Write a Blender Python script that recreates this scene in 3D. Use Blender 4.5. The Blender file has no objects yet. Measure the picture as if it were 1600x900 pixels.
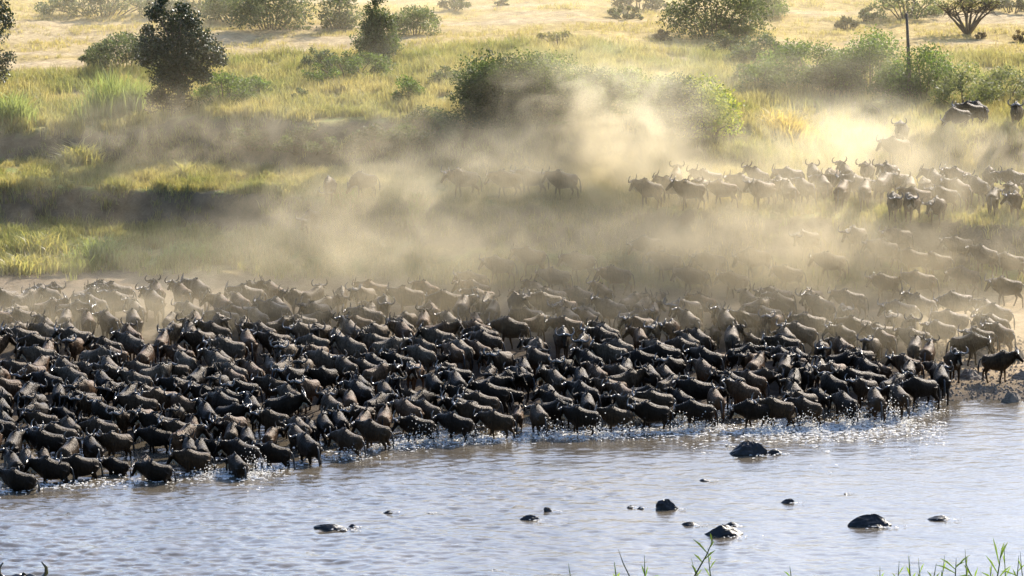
import bpy, math, random
import numpy as np
from mathutils import Vector, Matrix

random.seed(7)
rng = np.random.default_rng(7)
sc = bpy.context.scene
COL = sc.collection

# ------------------------------------------------------------------ camera
CAM_H = 43.5
PITCH = math.radians(10.5)
FPX = 8000.0                      # focal length in photo pixels (1600 wide)
cam = bpy.data.cameras.new('camera')
cam.sensor_width = 36.0
cam.lens = FPX * 36.0 / 1600.0
cam.clip_start = 1.0
cam.clip_end = 9000.0
cam_o = bpy.data.objects.new('camera', cam)
cam_o.location = (0, 0, CAM_H)
cam_o.rotation_euler = (math.pi / 2 - PITCH, 0, 0)
COL.objects.link(cam_o)
sc.camera = cam_o

# ------------------------------------------------------------------ sky, sun, exposure
SUN_EL, SUN_AZ = math.radians(33), math.radians(31)
world = bpy.data.worlds.new('World')
sc.world = world
world.use_nodes = True
wn = world.node_tree
sky = wn.nodes.new('ShaderNodeTexSky')
sky.sky_type = 'NISHITA'
sky.sun_disc = False
sky.sun_elevation = SUN_EL
sky.sun_rotation = SUN_AZ
sky.dust_density = 3.0
sky.ozone_density = 7.0
wn.links.new(sky.outputs[0], wn.nodes['Background'].inputs[0])
wn.nodes['Background'].inputs[1].default_value = 0.15
sun = bpy.data.lights.new('sun', 'SUN')
sun.energy = 4.6
sun.angle = math.radians(0.5)
sun.color = (1.0, 0.90, 0.74)
sun_o = bpy.data.objects.new('sun', sun)
sv = Vector((math.sin(SUN_AZ) * math.cos(SUN_EL), math.cos(SUN_AZ) * math.cos(SUN_EL), math.sin(SUN_EL)))
sun_o.rotation_euler = (-sv).to_track_quat('-Z', 'Y').to_euler()
sun_o.location = (60, 300, 120)
COL.objects.link(sun_o)
sc.view_settings.view_transform = 'Standard'
sc.view_settings.look = 'None'
sc.view_settings.gamma = 1.0
sc.view_settings.exposure = 1.28
sc.render.engine = 'CYCLES'
sc.cycles.use_denoising = True
sc.cycles.volume_bounces = 2
sc.cycles.max_bounces = 6
sc.cycles.diffuse_bounces = 2
sc.cycles.glossy_bounces = 2
sc.cycles.transmission_bounces = 4
sc.cycles.transparent_max_bounces = 6
sc.cycles.sample_clamp_indirect = 4.0
sc.cycles.sample_clamp_direct = 12.0

# ------------------------------------------------------------------ helpers
def link(o, parent=None):
    COL.objects.link(o)
    if parent is not None:
        o.parent = parent
    return o

def mesh_np(name, V, Q=None, T=None, col=None, smooth=True, mats=()):
    """mesh from numpy: V (n,3), Q quads (m,4), T tris (k,3), col (n,3) per-vertex colour"""
    me = bpy.data.meshes.new(name)
    Q = np.zeros((0, 4), int) if Q is None else np.asarray(Q, int)
    T = np.zeros((0, 3), int) if T is None else np.asarray(T, int)
    V = np.asarray(V, float)
    me.vertices.add(len(V))
    me.vertices.foreach_set('co', V.ravel())
    loops = np.concatenate([Q.ravel(), T.ravel()])
    me.loops.add(len(loops))
    me.loops.foreach_set('vertex_index', loops.astype(np.int32))
    nq, ntr = len(Q), len(T)
    me.polygons.add(nq + ntr)
    starts = np.concatenate([np.arange(nq) * 4, nq * 4 + np.arange(ntr) * 3]).astype(np.int32)
    me.polygons.foreach_set('loop_start', starts)
    me.polygons.foreach_set('use_smooth', np.full(nq + ntr, smooth))
    if col is not None:
        at = me.color_attributes.new('tint', 'FLOAT_COLOR', 'POINT')
        c4 = np.ones((len(V), 4), np.float32)
        c4[:, :3] = col
        at.data.foreach_set('color', c4.ravel())
    for m in mats:
        me.materials.append(m)
    me.update(calc_edges=True)
    me.validate()
    return me

def obj(name, me, parent=None, loc=(0, 0, 0)):
    o = bpy.data.objects.new(name, me)
    o.location = loc
    return link(o, parent)

def tag(o, label, cat, group=None):
    o['label'] = label
    o['category'] = cat
    if group:
        o['group'] = group
    return o

def empty(name, loc):
    o = bpy.data.objects.new(name, None)
    o.location = loc
    o.empty_display_size = 0.3
    return link(o)

class MB:
    """collects verts / quads / tris / colours"""
    def __init__(s):
        s.V, s.Q, s.T, s.C, s.n = [], [], [], [], 0
    def add(s, V, Q=None, T=None, C=None):
        V = np.asarray(V, float).reshape(-1, 3)
        s.V.append(V)
        if Q is not None and len(Q): s.Q.append(np.asarray(Q, int) + s.n)
        if T is not None and len(T): s.T.append(np.asarray(T, int) + s.n)
        c = np.ones((len(V), 3)) if C is None else np.broadcast_to(np.asarray(C, float), (len(V), 3))
        s.C.append(c)
        s.n += len(V)
    def tube(s, pts, rad, n=6, C=None, flat=1.0):
        """closed tapered tube through pts; flat squashes the vertical half-axis"""
        pts = np.asarray(pts, float)
        m = len(pts)
        tan = np.gradient(pts, axis=0)
        tan /= np.linalg.norm(tan, axis=1, keepdims=True) + 1e-9
        ref = np.array([0, 1, 0.01]) if abs(tan[:, 1]).mean() < 0.7 else np.array([0, 0.01, 1.0])
        V = []
        for i in range(m):
            a = np.cross(tan[i], ref); a /= np.linalg.norm(a) + 1e-9
            b = np.cross(a, tan[i])
            ang = np.arange(n) * 2 * math.pi / n
            V.append(pts[i] + rad[i] * (np.outer(np.cos(ang), a) * flat + np.outer(np.sin(ang), b)))
        V = np.concatenate(V + [pts[:1], pts[-1:]])
        Q, T = [], []
        for i in range(m - 1):
            for k in range(n):
                k2 = (k + 1) % n
                Q.append((i * n + k, (i + 1) * n + k, (i + 1) * n + k2, i * n + k2))
        for k in range(n):
            k2 = (k + 1) % n
            T.append((m * n, k, k2))
            T.append((m * n + 1, (m - 1) * n + k2, (m - 1) * n + k))
        s.add(V, Q, T, C)
    def mesh(s, name, mats=(), smooth=True):
        return mesh_np(name, np.concatenate(s.V), np.concatenate(s.Q) if s.Q else None,
                       np.concatenate(s.T) if s.T else None, np.concatenate(s.C), smooth, mats)

def hash2(ix, iy, seed):
    h = (ix.astype(np.int64) * 374761393 + iy.astype(np.int64) * 668265263 + seed * 982451653) & 0xFFFFFFFF
    h = ((h ^ (h >> 13)) * 1274126177) & 0xFFFFFFFF
    h = h ^ (h >> 16)
    return (h & 0xFFFFFF) / float(0xFFFFFF)

def vnoise(x, y, seed=0):
    x = np.asarray(x, float); y = np.asarray(y, float)
    ix, iy = np.floor(x), np.floor(y)
    fx, fy = x - ix, y - iy
    fx = fx * fx * (3 - 2 * fx); fy = fy * fy * (3 - 2 * fy)
    a = hash2(ix, iy, seed); b = hash2(ix + 1, iy, seed)
    c = hash2(ix, iy + 1, seed); d = hash2(ix + 1, iy + 1, seed)
    return (a * (1 - fx) + b * fx) * (1 - fy) + (c * (1 - fx) + d * fx) * fy   # 0..1

def fbm(x, y, seed=0, octv=4):
    s, a, t = 0, 0.5, 0
    for k in range(octv):
        s = s + a * vnoise(x * 2 ** k, y * 2 ** k, seed + k * 17)
        t += a; a *= 0.5
    return s / t

def sstep(a, b, x):
    t = np.clip((x - a) / (b - a), 0, 1)
    return t * t * (3 - 2 * t)

# ------------------------------------------------------------------ terrain shape
CA, SA = math.cos(PITCH), math.sin(PITCH)
def ray(px, py):
    dx, dy = (px - 800) / FPX, -(py - 450) / FPX
    return np.array([dx, CA + dy * SA, -SA + dy * CA])
def dist_at(py, z):
    r = ray(800, py)
    return (z - CAM_H) / r[2] * r[1]
def project(x, y, z):
    dz = z - CAM_H
    dep = y * CA - dz * SA
    return 800 + FPX * x / dep, 450 - FPX * (y * SA + dz * CA) / dep, dep

# each profile: the land seen along one line of sight, from the river bed over the beach,
# the lower bank, the grass terrace and the upper bank to the plain
PROF = {
 -300: [(900,-1.1),(700,0),(540,.6),(436,1.1),(352,1.9),(292,3.5),(256,3.5),(208,4.85),(100,5.9),(0,6.6)],
  150: [(900,-1.1),(684,0),(540,.6),(438,1.1),(352,1.9),(294,3.5),(257,3.5),(203,5.0),(100,6.0),(0,6.7)],
  330: [(900,-1.1),(672,0),(540,.6),(443,1.1),(356,2.1),(301,3.65),(261,3.65),(182,5.9),(100,6.5),(0,7.0)],
  520: [(900,-1.1),(660,0),(540,.6),(448,1.0),(372,2.6),(311,4.15),(266,4.2),(192,6.2),(100,6.8),(0,7.2)],
  700: [(900,-1.1),(650,0),(540,.6),(452,1.0),(384,2.4),(313,4.2),(266,4.3),(178,6.7),(100,7.1),(0,7.4)],
  900: [(900,-1.1),(642,0),(540,.6),(457,1.0),(388,2.4),(317,4.2),(258,4.7),(172,7.1),(100,7.4),(0,7.6)],
 1090: [(900,-1.1),(636,0),(545,.5),(460,1.0),(398,2.3),(329,4.1),(260,4.6),(190,6.4),(110,7.0),(0,7.5)],
 1320: [(900,-1.0),(630,0),(560,.3),(465,.9),(405,2.2),(340,3.8),(276,4.3),(200,5.3),(120,6.4),(0,7.3)],
 1440: [(900,-1.0),(627,0),(560,.3),(465,.9),(405,2.2),(348,3.7),(275,4.4),(213,6.0),(120,6.6),(0,7.3)],
 1560: [(900,-.9),(625,0),(560,.3),(465,.9),(405,2.2),(352,3.6),(270,4.4),(206,6.1),(120,6.6),(0,7.3)],
 1900: [(900,-.9),(622,0),(560,.3),(465,.9),(405,2.2),(352,3.6),(268,4.4),(204,6.2),(120,6.7),(0,7.3)],
}
PU = np.array(sorted(PROF))
PD = np.array([[dist_at(p, z) for p, z in PROF[u]] for u in PU])
PZ = np.array([[z for p, z in PROF[u]] for u in PU])

def land(x, y, detail=True):
    x = np.asarray(x, float); y = np.asarray(y, float)
    shp = np.broadcast(x, y).shape
    x = np.broadcast_to(x, shp).ravel(); y = np.broadcast_to(y, shp).ravel()
    dep = np.maximum(y, 150) * CA + (CAM_H - 4) * SA
    u = 800 + FPX * x / dep
    u = u + 60 * (fbm(x * .22 + 9, y * .22, 3, 3) - .5)
    u = np.clip(u, PU[0], PU[-1])
    k = np.clip(np.searchsorted(PU, u) - 1, 0, len(PU) - 2)
    t = (u - PU[k]) / (PU[k + 1] - PU[k])
    t = t * t * (3 - 2 * t)
    D = PD[k] * (1 - t[:, None]) + PD[k + 1] * t[:, None]
    Z = PZ[k] * (1 - t[:, None]) + PZ[k + 1] * t[:, None]
    wob = 3.6 * (fbm(x * .30, x * 0 + 2.3, 11, 4) - .5) + .5 * (fbm(x * 1.7, y * .8, 12, 2) - .5)
    yy = y + wob * sstep(205, 228, y) * (1 - sstep(252, 262, y))
    z = np.interp(0, [0], [0]) + Z[:, -1] + np.maximum(y - D[:, -1], 0) * 0.006
    for i in range(D.shape[1] - 1):
        m = (yy >= D[:, i]) & (yy < D[:, i + 1])
        tt = (yy[m] - D[m, i]) / (D[m, i + 1] - D[m, i])
        z[m] = Z[m, i] * (1 - tt) + Z[m, i + 1] * tt
    low = yy < D[:, 0]
    z[low] = -1.1
    # the viewer's own bank, rising back from the river below the line of sight
    near = 41.2 - y * 0.2345
    z = np.where(y < 190, np.maximum(np.minimum(z, -1.0), near), z)
    if detail:
        amp = sstep(200, 226, y)
        z = z + amp * (0.30 * (fbm(x * .5, y * .5, 21, 4) - .5) + 0.10 * (fbm(x * 2.3, y * 2.3, 22, 3) - .5))
        z = z + 0.05 * (fbm(x * 3, y * 3, 25, 2) - .5) * sstep(190, 206, y)
    return z.reshape(shp)

def ground_z(x, y):
    return float(land(np.array([x]), np.array([y]))[0])

_S = np.concatenate([np.linspace(60, 190, 600), np.linspace(190.1, 330, 1700), np.linspace(331, 900, 800)])
def hit(px, py):
    """where the line of sight through photo pixel (px,py) meets the land"""
    r = ray(px, py)
    t = _S / r[1]
    zr = CAM_H + r[2] * t
    zl = land(r[0] * t, _S)
    i = int(np.argmax(zr <= zl))
    f = (zr[i - 1] - zl[i - 1]) / ((zr[i - 1] - zl[i - 1]) - (zr[i] - zl[i]) + 1e-9)
    y = _S[i - 1] + f * (_S[i] - _S[i - 1])
    return r[0] * y / r[1], y, CAM_H + r[2] * y / r[1]
def on_water(px, py):
    r = ray(px, py)
    t = -CAM_H / r[2]
    return r[0] * t, r[1] * t, 0.0
def scale_at(p):
    return FPX / project(*p)[2]        # photo pixels per metre

# ------------------------------------------------------------------ materials
def mat(name):
    m = bpy.data.materials.new(name)
    m.use_nodes = True
    return m, m.node_tree.nodes, m.node_tree.links, m.node_tree.nodes['Principled BSDF']

def noise_node(N, scale, detail=4, rough=.55):
    n = N.new('ShaderNodeTexNoise')
    n.inputs['Scale'].default_value = scale
    n.inputs['Detail'].default_value = detail
    n.inputs['Roughness'].default_value = rough
    return n

def ramp(N, a, b, ca, cb):
    r = N.new('ShaderNodeValToRGB')
    r.color_ramp.elements[0].position = a; r.color_ramp.elements[0].color = (*ca, 1)
    r.color_ramp.elements[1].position = b; r.color_ramp.elements[1].color = (*cb, 1)
    return r

def mix_rgb(N, L, mode, fac, a, b):
    m = N.new('ShaderNodeMix')
    m.data_type = 'RGBA'; m.blend_type = mode
    if isinstance(fac, (int, float)): m.inputs[0].default_value = fac
    else: L.new(fac, m.inputs[0])
    for s, v in ((m.inputs[6], a), (m.inputs[7], b)):
        if isinstance(v, tuple): s.default_value = (*v, 1)
        else: L.new(v, s)
    return m.outputs[2]

def tint_node(N):
    a = N.new('ShaderNodeVertexColor'); a.layer_name = 'tint'
    return a.outputs[0]

def pos_node(N):
    return N.new('ShaderNodeNewGeometry').outputs['Position']

def make_ground_mat():
    m, N, L, P = mat('earth_and_dry_grass')
    pos = pos_node(N)
    n1 = noise_node(N, 1.7, 6, .65); L.new(pos, n1.inputs['Vector'])
    n2 = noise_node(N, 9.0, 5, .7); L.new(pos, n2.inputs['Vector'])
    r1 = ramp(N, .3, .7, (.62, .60, .55), (1.35, 1.36, 1.40)); L.new(n1.outputs[0], r1.inputs[0])
    r2 = ramp(N, .3, .72, (.6, .6, .6), (1.4, 1.4, 1.4)); L.new(n2.outputs[0], r2.inputs[0])
    c = mix_rgb(N, L, 'MULTIPLY', 1.0, tint_node(N), r1.outputs[0])
    c = mix_rgb(N, L, 'MULTIPLY', .8, c, r2.outputs[0])
    L.new(c, P.inputs['Base Color'])
    P.inputs['Roughness'].default_value = .95
    P.inputs['Specular IOR Level'].default_value = .15
    b = N.new('ShaderNodeBump'); b.inputs['Strength'].default_value = .7; b.inputs['Distance'].default_value = .12
    L.new(n2.outputs[0], b.inputs['Height']); L.new(b.outputs[0], P.inputs['Normal'])
    return m

def make_leaf_mat(name, trans=.45, spec=.2, rough=.55):
    m, N, L, P = mat(name)
    c = tint_node(N)
    L.new(c, P.inputs['Base Color'])
    P.inputs['Roughness'].default_value = rough
    P.inputs['Specular IOR Level'].default_value = spec
    t = N.new('ShaderNodeBsdfTranslucent')
    ct = mix_rgb(N, L, 'MULTIPLY', 1.0, c, (1.2, 1.2, .72))
    L.new(ct, t.inputs[0])
    mx = N.new('ShaderNodeMixShader'); mx.inputs[0].default_value = trans
    L.new(P.outputs[0], mx.inputs[1]); L.new(t.outputs[0], mx.inputs[2])
    L.new(mx.outputs[0], N['Material Output'].inputs[0])
    return m

def make_bark_mat():
    m, N, L, P = mat('bark')
    n = noise_node(N, 14, 5); L.new(pos_node(N), n.inputs['Vector'])
    r = ramp(N, .3, .7, (.05, .035, .025), (.16, .12, .085)); L.new(n.outputs[0], r.inputs[0])
    L.new(r.outputs[0], P.inputs['Base Color'])
    P.inputs['Roughness'].default_value = .9
    return m

def make_hide_mat(name, rough=.42, sheen=.0):
    m, N, L, P = mat(name)
    oi = N.new('ShaderNodeObjectInfo')
    tc = N.new('ShaderNodeTexCoord')
    n = noise_node(N, 7, 4, .6); L.new(tc.outputs['Object'], n.inputs['Vector'])
    r = ramp(N, .3, .7, (.72, .72, .72), (1.25, 1.25, 1.25)); L.new(n.outputs[0], r.inputs[0])
    c = mix_rgb(N, L, 'MULTIPLY', 1.0, tint_node(N), oi.outputs['Color'])
    c = mix_rgb(N, L, 'MULTIPLY', 1.0, c, r.outputs[0])
    L.new(c, P.inputs['Base Color'])
    P.inputs['Roughness'].default_value = rough
    P.inputs['Specular IOR Level'].default_value = .12
    P.inputs['Specular Tint'].default_value = (1, .74, .50, 1)
    P.inputs['Sheen Weight'].default_value = sheen
    P.inputs['Sheen Roughness'].default_value = .35
    P.inputs['Sheen Tint'].default_value = (1, .82, .6, 1)
    mp = N.new('ShaderNodeMapping'); mp.inputs['Scale'].default_value = (17, 11, 4); L.new(tc.outputs['Object'], mp.inputs['Vector'])
    n2 = noise_node(N, 1.0, 5, .62); L.new(mp.outputs[0], n2.inputs['Vector'])
    r2 = ramp(N, .36, .64, (.45, .45, .45), (1.3, 1.3, 1.3)); L.new(n2.outputs[0], r2.inputs[0])
    c = mix_rgb(N, L, 'MULTIPLY', .8, c, r2.outputs[0])
    L.new(c, P.inputs['Base Color'])
    b = N.new('ShaderNodeBump'); b.inputs['Strength'].default_value = 1.0; b.inputs['Distance'].default_value = .06
    n3 = noise_node(N, 42, 3, .7); L.new(tc.outputs['Object'], n3.inputs['Vector'])
    b3 = N.new('ShaderNodeBump'); b3.inputs['Strength'].default_value = .7; b3.inputs['Distance'].default_value = .02
    L.new(n3.outputs[0], b3.inputs['Height']); L.new(b3.outputs[0], b.inputs['Normal'])
    L.new(n2.outputs[0], b.inputs['Height']); L.new(b.outputs[0], P.inputs['Normal'])
    return m

def make_horn_mat():
    m, N, L, P = mat('horn')
    L.new(tint_node(N), P.inputs['Base Color'])
    P.inputs['Roughness'].default_value = .24
    P.inputs['Specular IOR Level'].default_value = .7
    return m

def make_hair_mat():
    m, N, L, P = mat('coarse_hair')
    L.new(tint_node(N), P.inputs['Base Color'])
    P.inputs['Roughness'].default_value = .5
    return m

def make_water_mat():
    m, N, L, P = mat('river_water')
    pos = pos_node(N)
    n = noise_node(N, .35, 4, .6); L.new(pos, n.inputs['Vector'])
    r = ramp(N, .35, .7, (.06, .05, .036), (.10, .082, .058)); L.new(n.outputs[0], r.inputs[0])
    L.new(r.outputs[0], P.inputs['Base Color'])
    P.inputs['Roughness'].default_value = .06
    P.inputs['IOR'].default_value = 1.333
    mp = N.new('ShaderNodeMapping'); mp.inputs['Scale'].default_value = (.8, 1.3, 1)
    L.new(pos, mp.inputs['Vector'])
    b1 = noise_node(N, 5.5, 5, .6); L.new(mp.outputs[0], b1.inputs['Vector'])
    b1.inputs['Distortion'].default_value = .6
    b = N.new('ShaderNodeBump'); b.inputs['Strength'].default_value = .8; b.inputs['Distance'].default_value = .015
    L.new(b1.outputs[0], b.inputs['Height']); L.new(b.outputs[0], P.inputs['Normal'])
    return m

def make_rock_mat():
    m, N, L, P = mat('wet_rock')
    n = noise_node(N, 5, 6, .6); L.new(pos_node(N), n.inputs['Vector'])
    r = ramp(N, .3, .75, (.008, .008, .009), (.03, .028, .027)); L.new(n.outputs[0], r.inputs[0])
    L.new(r.outputs[0], P.inputs['Base Color'])
    P.inputs['Roughness'].default_value = .4
    P.inputs['Specular IOR Level'].default_value = .22
    b = N.new('ShaderNodeBump'); b.inputs['Strength'].default_value = .8; b.inputs['Distance'].default_value = .05
    L.new(n.outputs[0], b.inputs['Height']); L.new(b.outputs[0], P.inputs['Normal'])
    return m

def make_dry_rock_mat():
    m, N, L, P = mat('muddy_rock')
    n = noise_node(N, 6, 6, .6); L.new(pos_node(N), n.inputs['Vector'])
    r = ramp(N, .3, .75, (.10, .075, .05), (.25, .19, .13)); L.new(n.outputs[0], r.inputs[0])
    L.new(r.outputs[0], P.inputs['Base Color'])
    P.inputs['Roughness'].default_value = .8
    return m

def make_foam_mat():
    m, N, L, P = mat('white_water')
    P.inputs['Base Color'].default_value = (.90, .88, .83, 1)
    P.inputs['Roughness'].default_value = .25
    t = N.new('ShaderNodeBsdfTranslucent'); t.inputs[0].default_value = (.90, .88, .83, 1)
    mx = N.new('ShaderNodeMixShader'); mx.inputs[0].default_value = .5
    L.new(P.outputs[0], mx.inputs[1]); L.new(t.outputs[0], mx.inputs[2])
    L.new(mx.outputs[0], N['Material Output'].inputs[0])
    return m

M_GROUND = make_ground_mat()
M_LEAF = make_leaf_mat('leaf')
M_DARKLEAF = make_leaf_mat('waxy_leaf', .12, .3, .45)
M_GRASS = make_leaf_mat('grass_blade', .5, .4, .45)
M_BARK = make_bark_mat()
M_HIDE = make_hide_mat('hide')
M_HORN = make_horn_mat()
M_HAIR = make_hair_mat()
M_WATER = make_water_mat()
M_ROCK = make_rock_mat()
M_DRYROCK = make_dry_rock_mat()
M_FOAM = make_foam_mat()

# ------------------------------------------------------------------ ground sheet
def axis(lo, hi, step, far_lo, far_hi, g=1.25):
    core = list(np.arange(lo, hi + 1e-6, step))
    s, v, up = step, hi, []
    while v < far_hi:
        s *= g; v += s; up.append(v)
    s, v, dn = step, lo, []
    while v > far_lo:
        s *= g; v -= s; dn.append(v)
    return np.array(dn[::-1] + core + up)

def grid_quads(nx, ny):
    i = np.arange(nx * ny).reshape(ny, nx)
    return np.stack([i[:-1, :-1], i[:-1, 1:], i[1:, 1:], i[1:, :-1]], -1).reshape(-1, 4)

def region_masks(x, y, z):
    """where grass, bare soil and mud lie on the land (own colours, but mud darkened for shade among the herd)"""
    e = .35
    sl = np.hypot((land(x + e, y) - land(x - e, y)) / (2 * e), (land(x, y + e) - land(x, y - e)) / (2 * e))
    px, py, _ = project(x, y, z)
    return sl, px, py

def ground_colour(x, y, z):
    sl, px, py = region_masks(x, y, z)
    n1 = fbm(x * .35, y * .35, 41, 4); n2 = fbm(x * .12, y * .45, 43, 4); n3 = fbm(x * 1.1, y * 1.1, 44, 3)
    mud = np.array([.06, .044, .030]); sand = np.array([.30, .22, .13]); soil = np.array([.135, .10, .064])  # mud made darker to stand for shade between the animals
    gold = np.array([.33, .245, .09]); green = np.array([.16, .18, .05]); pale = np.array([.34, .26, .145])
    orange = np.array([.36, .25, .085])
    c = np.broadcast_to(mud, x.shape + (3,)).copy()
    def lay(w, col):
        nonlocal c
        w = np.clip(w, 0, 1)[..., None]
        c = c * (1 - w) + col * w
    lay(sstep(0.35, 1.25, z) , soil)
    lay(sstep(.02, .2, z) * sstep(1400, 1500, px) * (1 - sstep(1.0, 1.6, z)), sand)
    grassy = sstep(1.1, 1.6, z) * (1 - sstep(.55, .95, sl))
    lay(grassy * sstep(.25, .5, n1 + .15), gold * .8 + green * .2)
    lay(grassy * sstep(.45, .7, n3), green)
    lay(sstep(.7, 1.1, sl) * sstep(1.0, 1.6, z), soil * .9)
    top = sstep(252, 262, y)
    lay(top, gold)
    lay(top * sstep(.5, .68, n2), pale)
    lay(top * sstep(.55, .75, n1) * sstep(850, 1250, px), orange)
    # the worn pale track across the left of the plain
    tr = np.exp(-((py - (55 + (px - 100) * .055)) / 26) ** 2) * (1 - sstep(880, 1150, px)) * top
    lay(tr * .75, pale)
    # trodden gully down to the terrace
    gl = sstep(1240, 1290, px) * (1 - sstep(1400, 1450, px)) * sstep(4.0, 4.4, z) * (1 - sstep(253, 262, y))
    lay(gl * .95, pale)
    lay(1 - sstep(188, 192, y), green * .7)
    c *= (.8 + .4 * n3)[..., None]
    return c

gx = axis(-27.5, 27.5, .25, -2500, 2500)
gy = np.concatenate([np.array([-900, -300, -100, -20, 20, 60, 90, 120, 145, 165, 178, 186, 190]),
                     np.arange(193, 228, .5), np.arange(228, 248, .16), np.arange(248, 262, .3),
                     axis(262, 300, .6, 262, 5200)])
X, Y = np.meshgrid(gx, gy)
Zg = land(X, Y)
Cg = ground_colour(X, Y, Zg)
gme = mesh_np('ground', np.stack([X, Y, Zg], -1).reshape(-1, 3), grid_quads(len(gx), len(gy)), None, Cg.reshape(-1, 3), True, [M_GROUND])
go = obj('ground', gme)
go['kind'] = 'structure'

# ------------------------------------------------------------------ river
wx = axis(-26, 26, .12, -1500, 1500, 1.35)
wy = np.concatenate([np.arange(165, 175, 1.0), np.arange(175, 216, .11)])
X, Y = np.meshgrid(wx, wy)
chop = .55 + .9 * fbm(X * .10 + 4, Y * .16, 51, 3)
Zw = .09 * (fbm(X * .55 + .22 * Y, Y * .95, 52, 4) - .5) + .095 * (np.abs(fbm(X * 1.5 - .3 * Y, Y * 2.5, 53, 3) - .5) * -1.6 + .3)
Zw = Zw * chop * (1 - sstep(60, 200, np.abs(X))) * (.45 + .9 * sstep(22, -22, X))
wme = mesh_np('river', np.stack([X, Y, Zw], -1).reshape(-1, 3), grid_quads(len(wx), len(wy)), None, None, True, [M_WATER])
wo = obj('river', wme)
wo['kind'] = 'structure'

# ------------------------------------------------------------------ grass (uncountable: one object per kind of ground)
def blades(x, y, z, h, w, col, lean=.35, seg2=True):
    n = len(x)
    ang = rng.uniform(0, 2 * math.pi, n)
    la = rng.uniform(0, 2 * math.pi, n); lm = rng.uniform(0, 1, n) ** .8 * lean * h * 1.6
    sx, sy = np.cos(ang) * w / 2, np.sin(ang) * w / 2
    dx, dy = np.cos(la) * lm, np.sin(la) * lm
    V = np.zeros((n, 5, 3))
    V[:, 0] = np.stack([x - sx, y - sy, z - .03], -1)
    V[:, 1] = np.stack([x + sx, y + sy, z - .03], -1)
    V[:, 2] = np.stack([x + sx * .8 + dx * .35, y + sy * .8 + dy * .35, z + h * .6], -1)
    V[:, 3] = np.stack([x - sx * .8 + dx * .35, y - sy * .8 + dy * .35, z + h * .6], -1)
    V[:, 4] = np.stack([x + dx, y + dy, z + h * (1 - .25 * lean)], -1)
    b = np.arange(n)[:, None] * 5
    Q = b + np.array([[0, 1, 2, 3]]); T = b + np.array([[3, 2, 4]])
    C = np.repeat(col[:, None, :], 5, 1)
    return V.reshape(-1, 3), Q, T, C.reshape(-1, 3)

GOLD = np.array([.36, .28, .115]); STRAW = np.array([.42, .355, .20]); GREEN = np.array([.115, .14, .045]); LIME = np.array([.22, .24, .08])

def grass_field(name, n, x0, x1, y0, y1, accept, hgt, wid, gfrac, lean=.4):
    """tufts scattered over one kind of ground"""
    x = rng.uniform(x0, x1, n); y = rng.uniform(y0, y1, n)
    z = land(x, y)
    sl, px, py = region_masks(x, y, z)
    clump = fbm(x * .9, y * .9, 61, 3)
    keep = rng.uniform(0, 1, n) < accept(x, y, z, sl, px, py, clump)
    x, y, z, px, py, clump = x[keep], y[keep], z[keep], px[keep], py[keep], clump[keep]
    k = 5
    m = len(x) * k
    xx = np.repeat(x, k) + rng.normal(0, .09, m); yy = np.repeat(y, k) + rng.normal(0, .09, m)
    zz = np.repeat(z, k)
    h = np.repeat(hgt * (.55 + .9 * clump) * rng.uniform(.6, 1.4, len(x)), k) * rng.uniform(.6, 1.2, m)
    g = np.clip(np.repeat(gfrac(px, py, fbm(x * .4, y * .4, 63, 3)), k) + rng.normal(0, .15, m), 0, 1)[:, None]
    s = rng.uniform(0, 1, (m, 1))
    col = (GOLD * (1 - s) + STRAW * s) * (1 - g) + (GREEN * (1 - s) + LIME * s) * g
    col = col * rng.uniform(.75, 1.2, (m, 1))
    V, Q, T, C = blades(xx, yy, zz, h, wid * rng.uniform(.7, 1.3, m), col, lean)
    o = obj(name, mesh_np(name, V, Q, T, C, True, [M_GRASS]))
    o['kind'] = 'stuff'
    return o

o = grass_field('terrace_grass', 60000, -25, 25, 230, 250,
    lambda x, y, z, sl, px, py, c: (z > 3.2) * (z < np.where(px < 420, 4.6, 5.0)) * (sl < .8) * np.where(px > 1240, .35, 1.0) * sstep(.2, .5, c),
    .34, .026, lambda px, py, n: .26 + 1.1 * (n - .47))
o['label'] = 'golden green grass growing along the terrace between the two banks'
o = grass_field('bank_grass', 60000, -25, 25, 226, 247,
    lambda x, y, z, sl, px, py, c: (z > 1.2) * (z < 4.0) * np.where(px < 520, 1.0, .45) * (1 - .80 * sstep(.7, 1.2, sl)) * sstep(.30, .58, c),
    .42, .030, lambda px, py, n: .55 + 1.2 * (n - .5))
o['label'] = 'green and straw tufts growing down the river bank'
o = grass_field('upper_bank_grass', 80000, -27, 27, 239, 264,
    lambda x, y, z, sl, px, py, c: (z > 4.6) * (sl < 1.0) * np.where((px > 1200) & (px < 1440), .25, 1.0) * sstep(.25, .5, c),
    .50, .030, lambda px, py, n: np.where(px < 700, .40, .34) + 1.6 * (n - .52))
o['label'] = 'tall dry golden grass covering the top of the upper bank'
o = grass_field('plain_grass', 60000, -30, 30, 256, 296,
    lambda x, y, z, sl, px, py, c: .75 * sstep(.4, .62, fbm(x * .12, y * .45, 43, 4) * -1 + 1.0) * sstep(.3, .6, c),
    .18, .024, lambda px, py, n: .04 + .2 * (n - .5))
o['label'] = 'short dry golden grass on the open plain'
o = grass_field('hanging_grass', 40000, -25, 25, 232, 250,
    lambda x, y, z, sl, px, py, c: (sl > .8) * (z > 2.8) * (px < 1250) * sstep(.36, .55, c),
    .38, .028, lambda px, py, n: .75 + 0 * n, .8)
o['label'] = 'green grass hanging over the crumbling bank edges'

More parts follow.
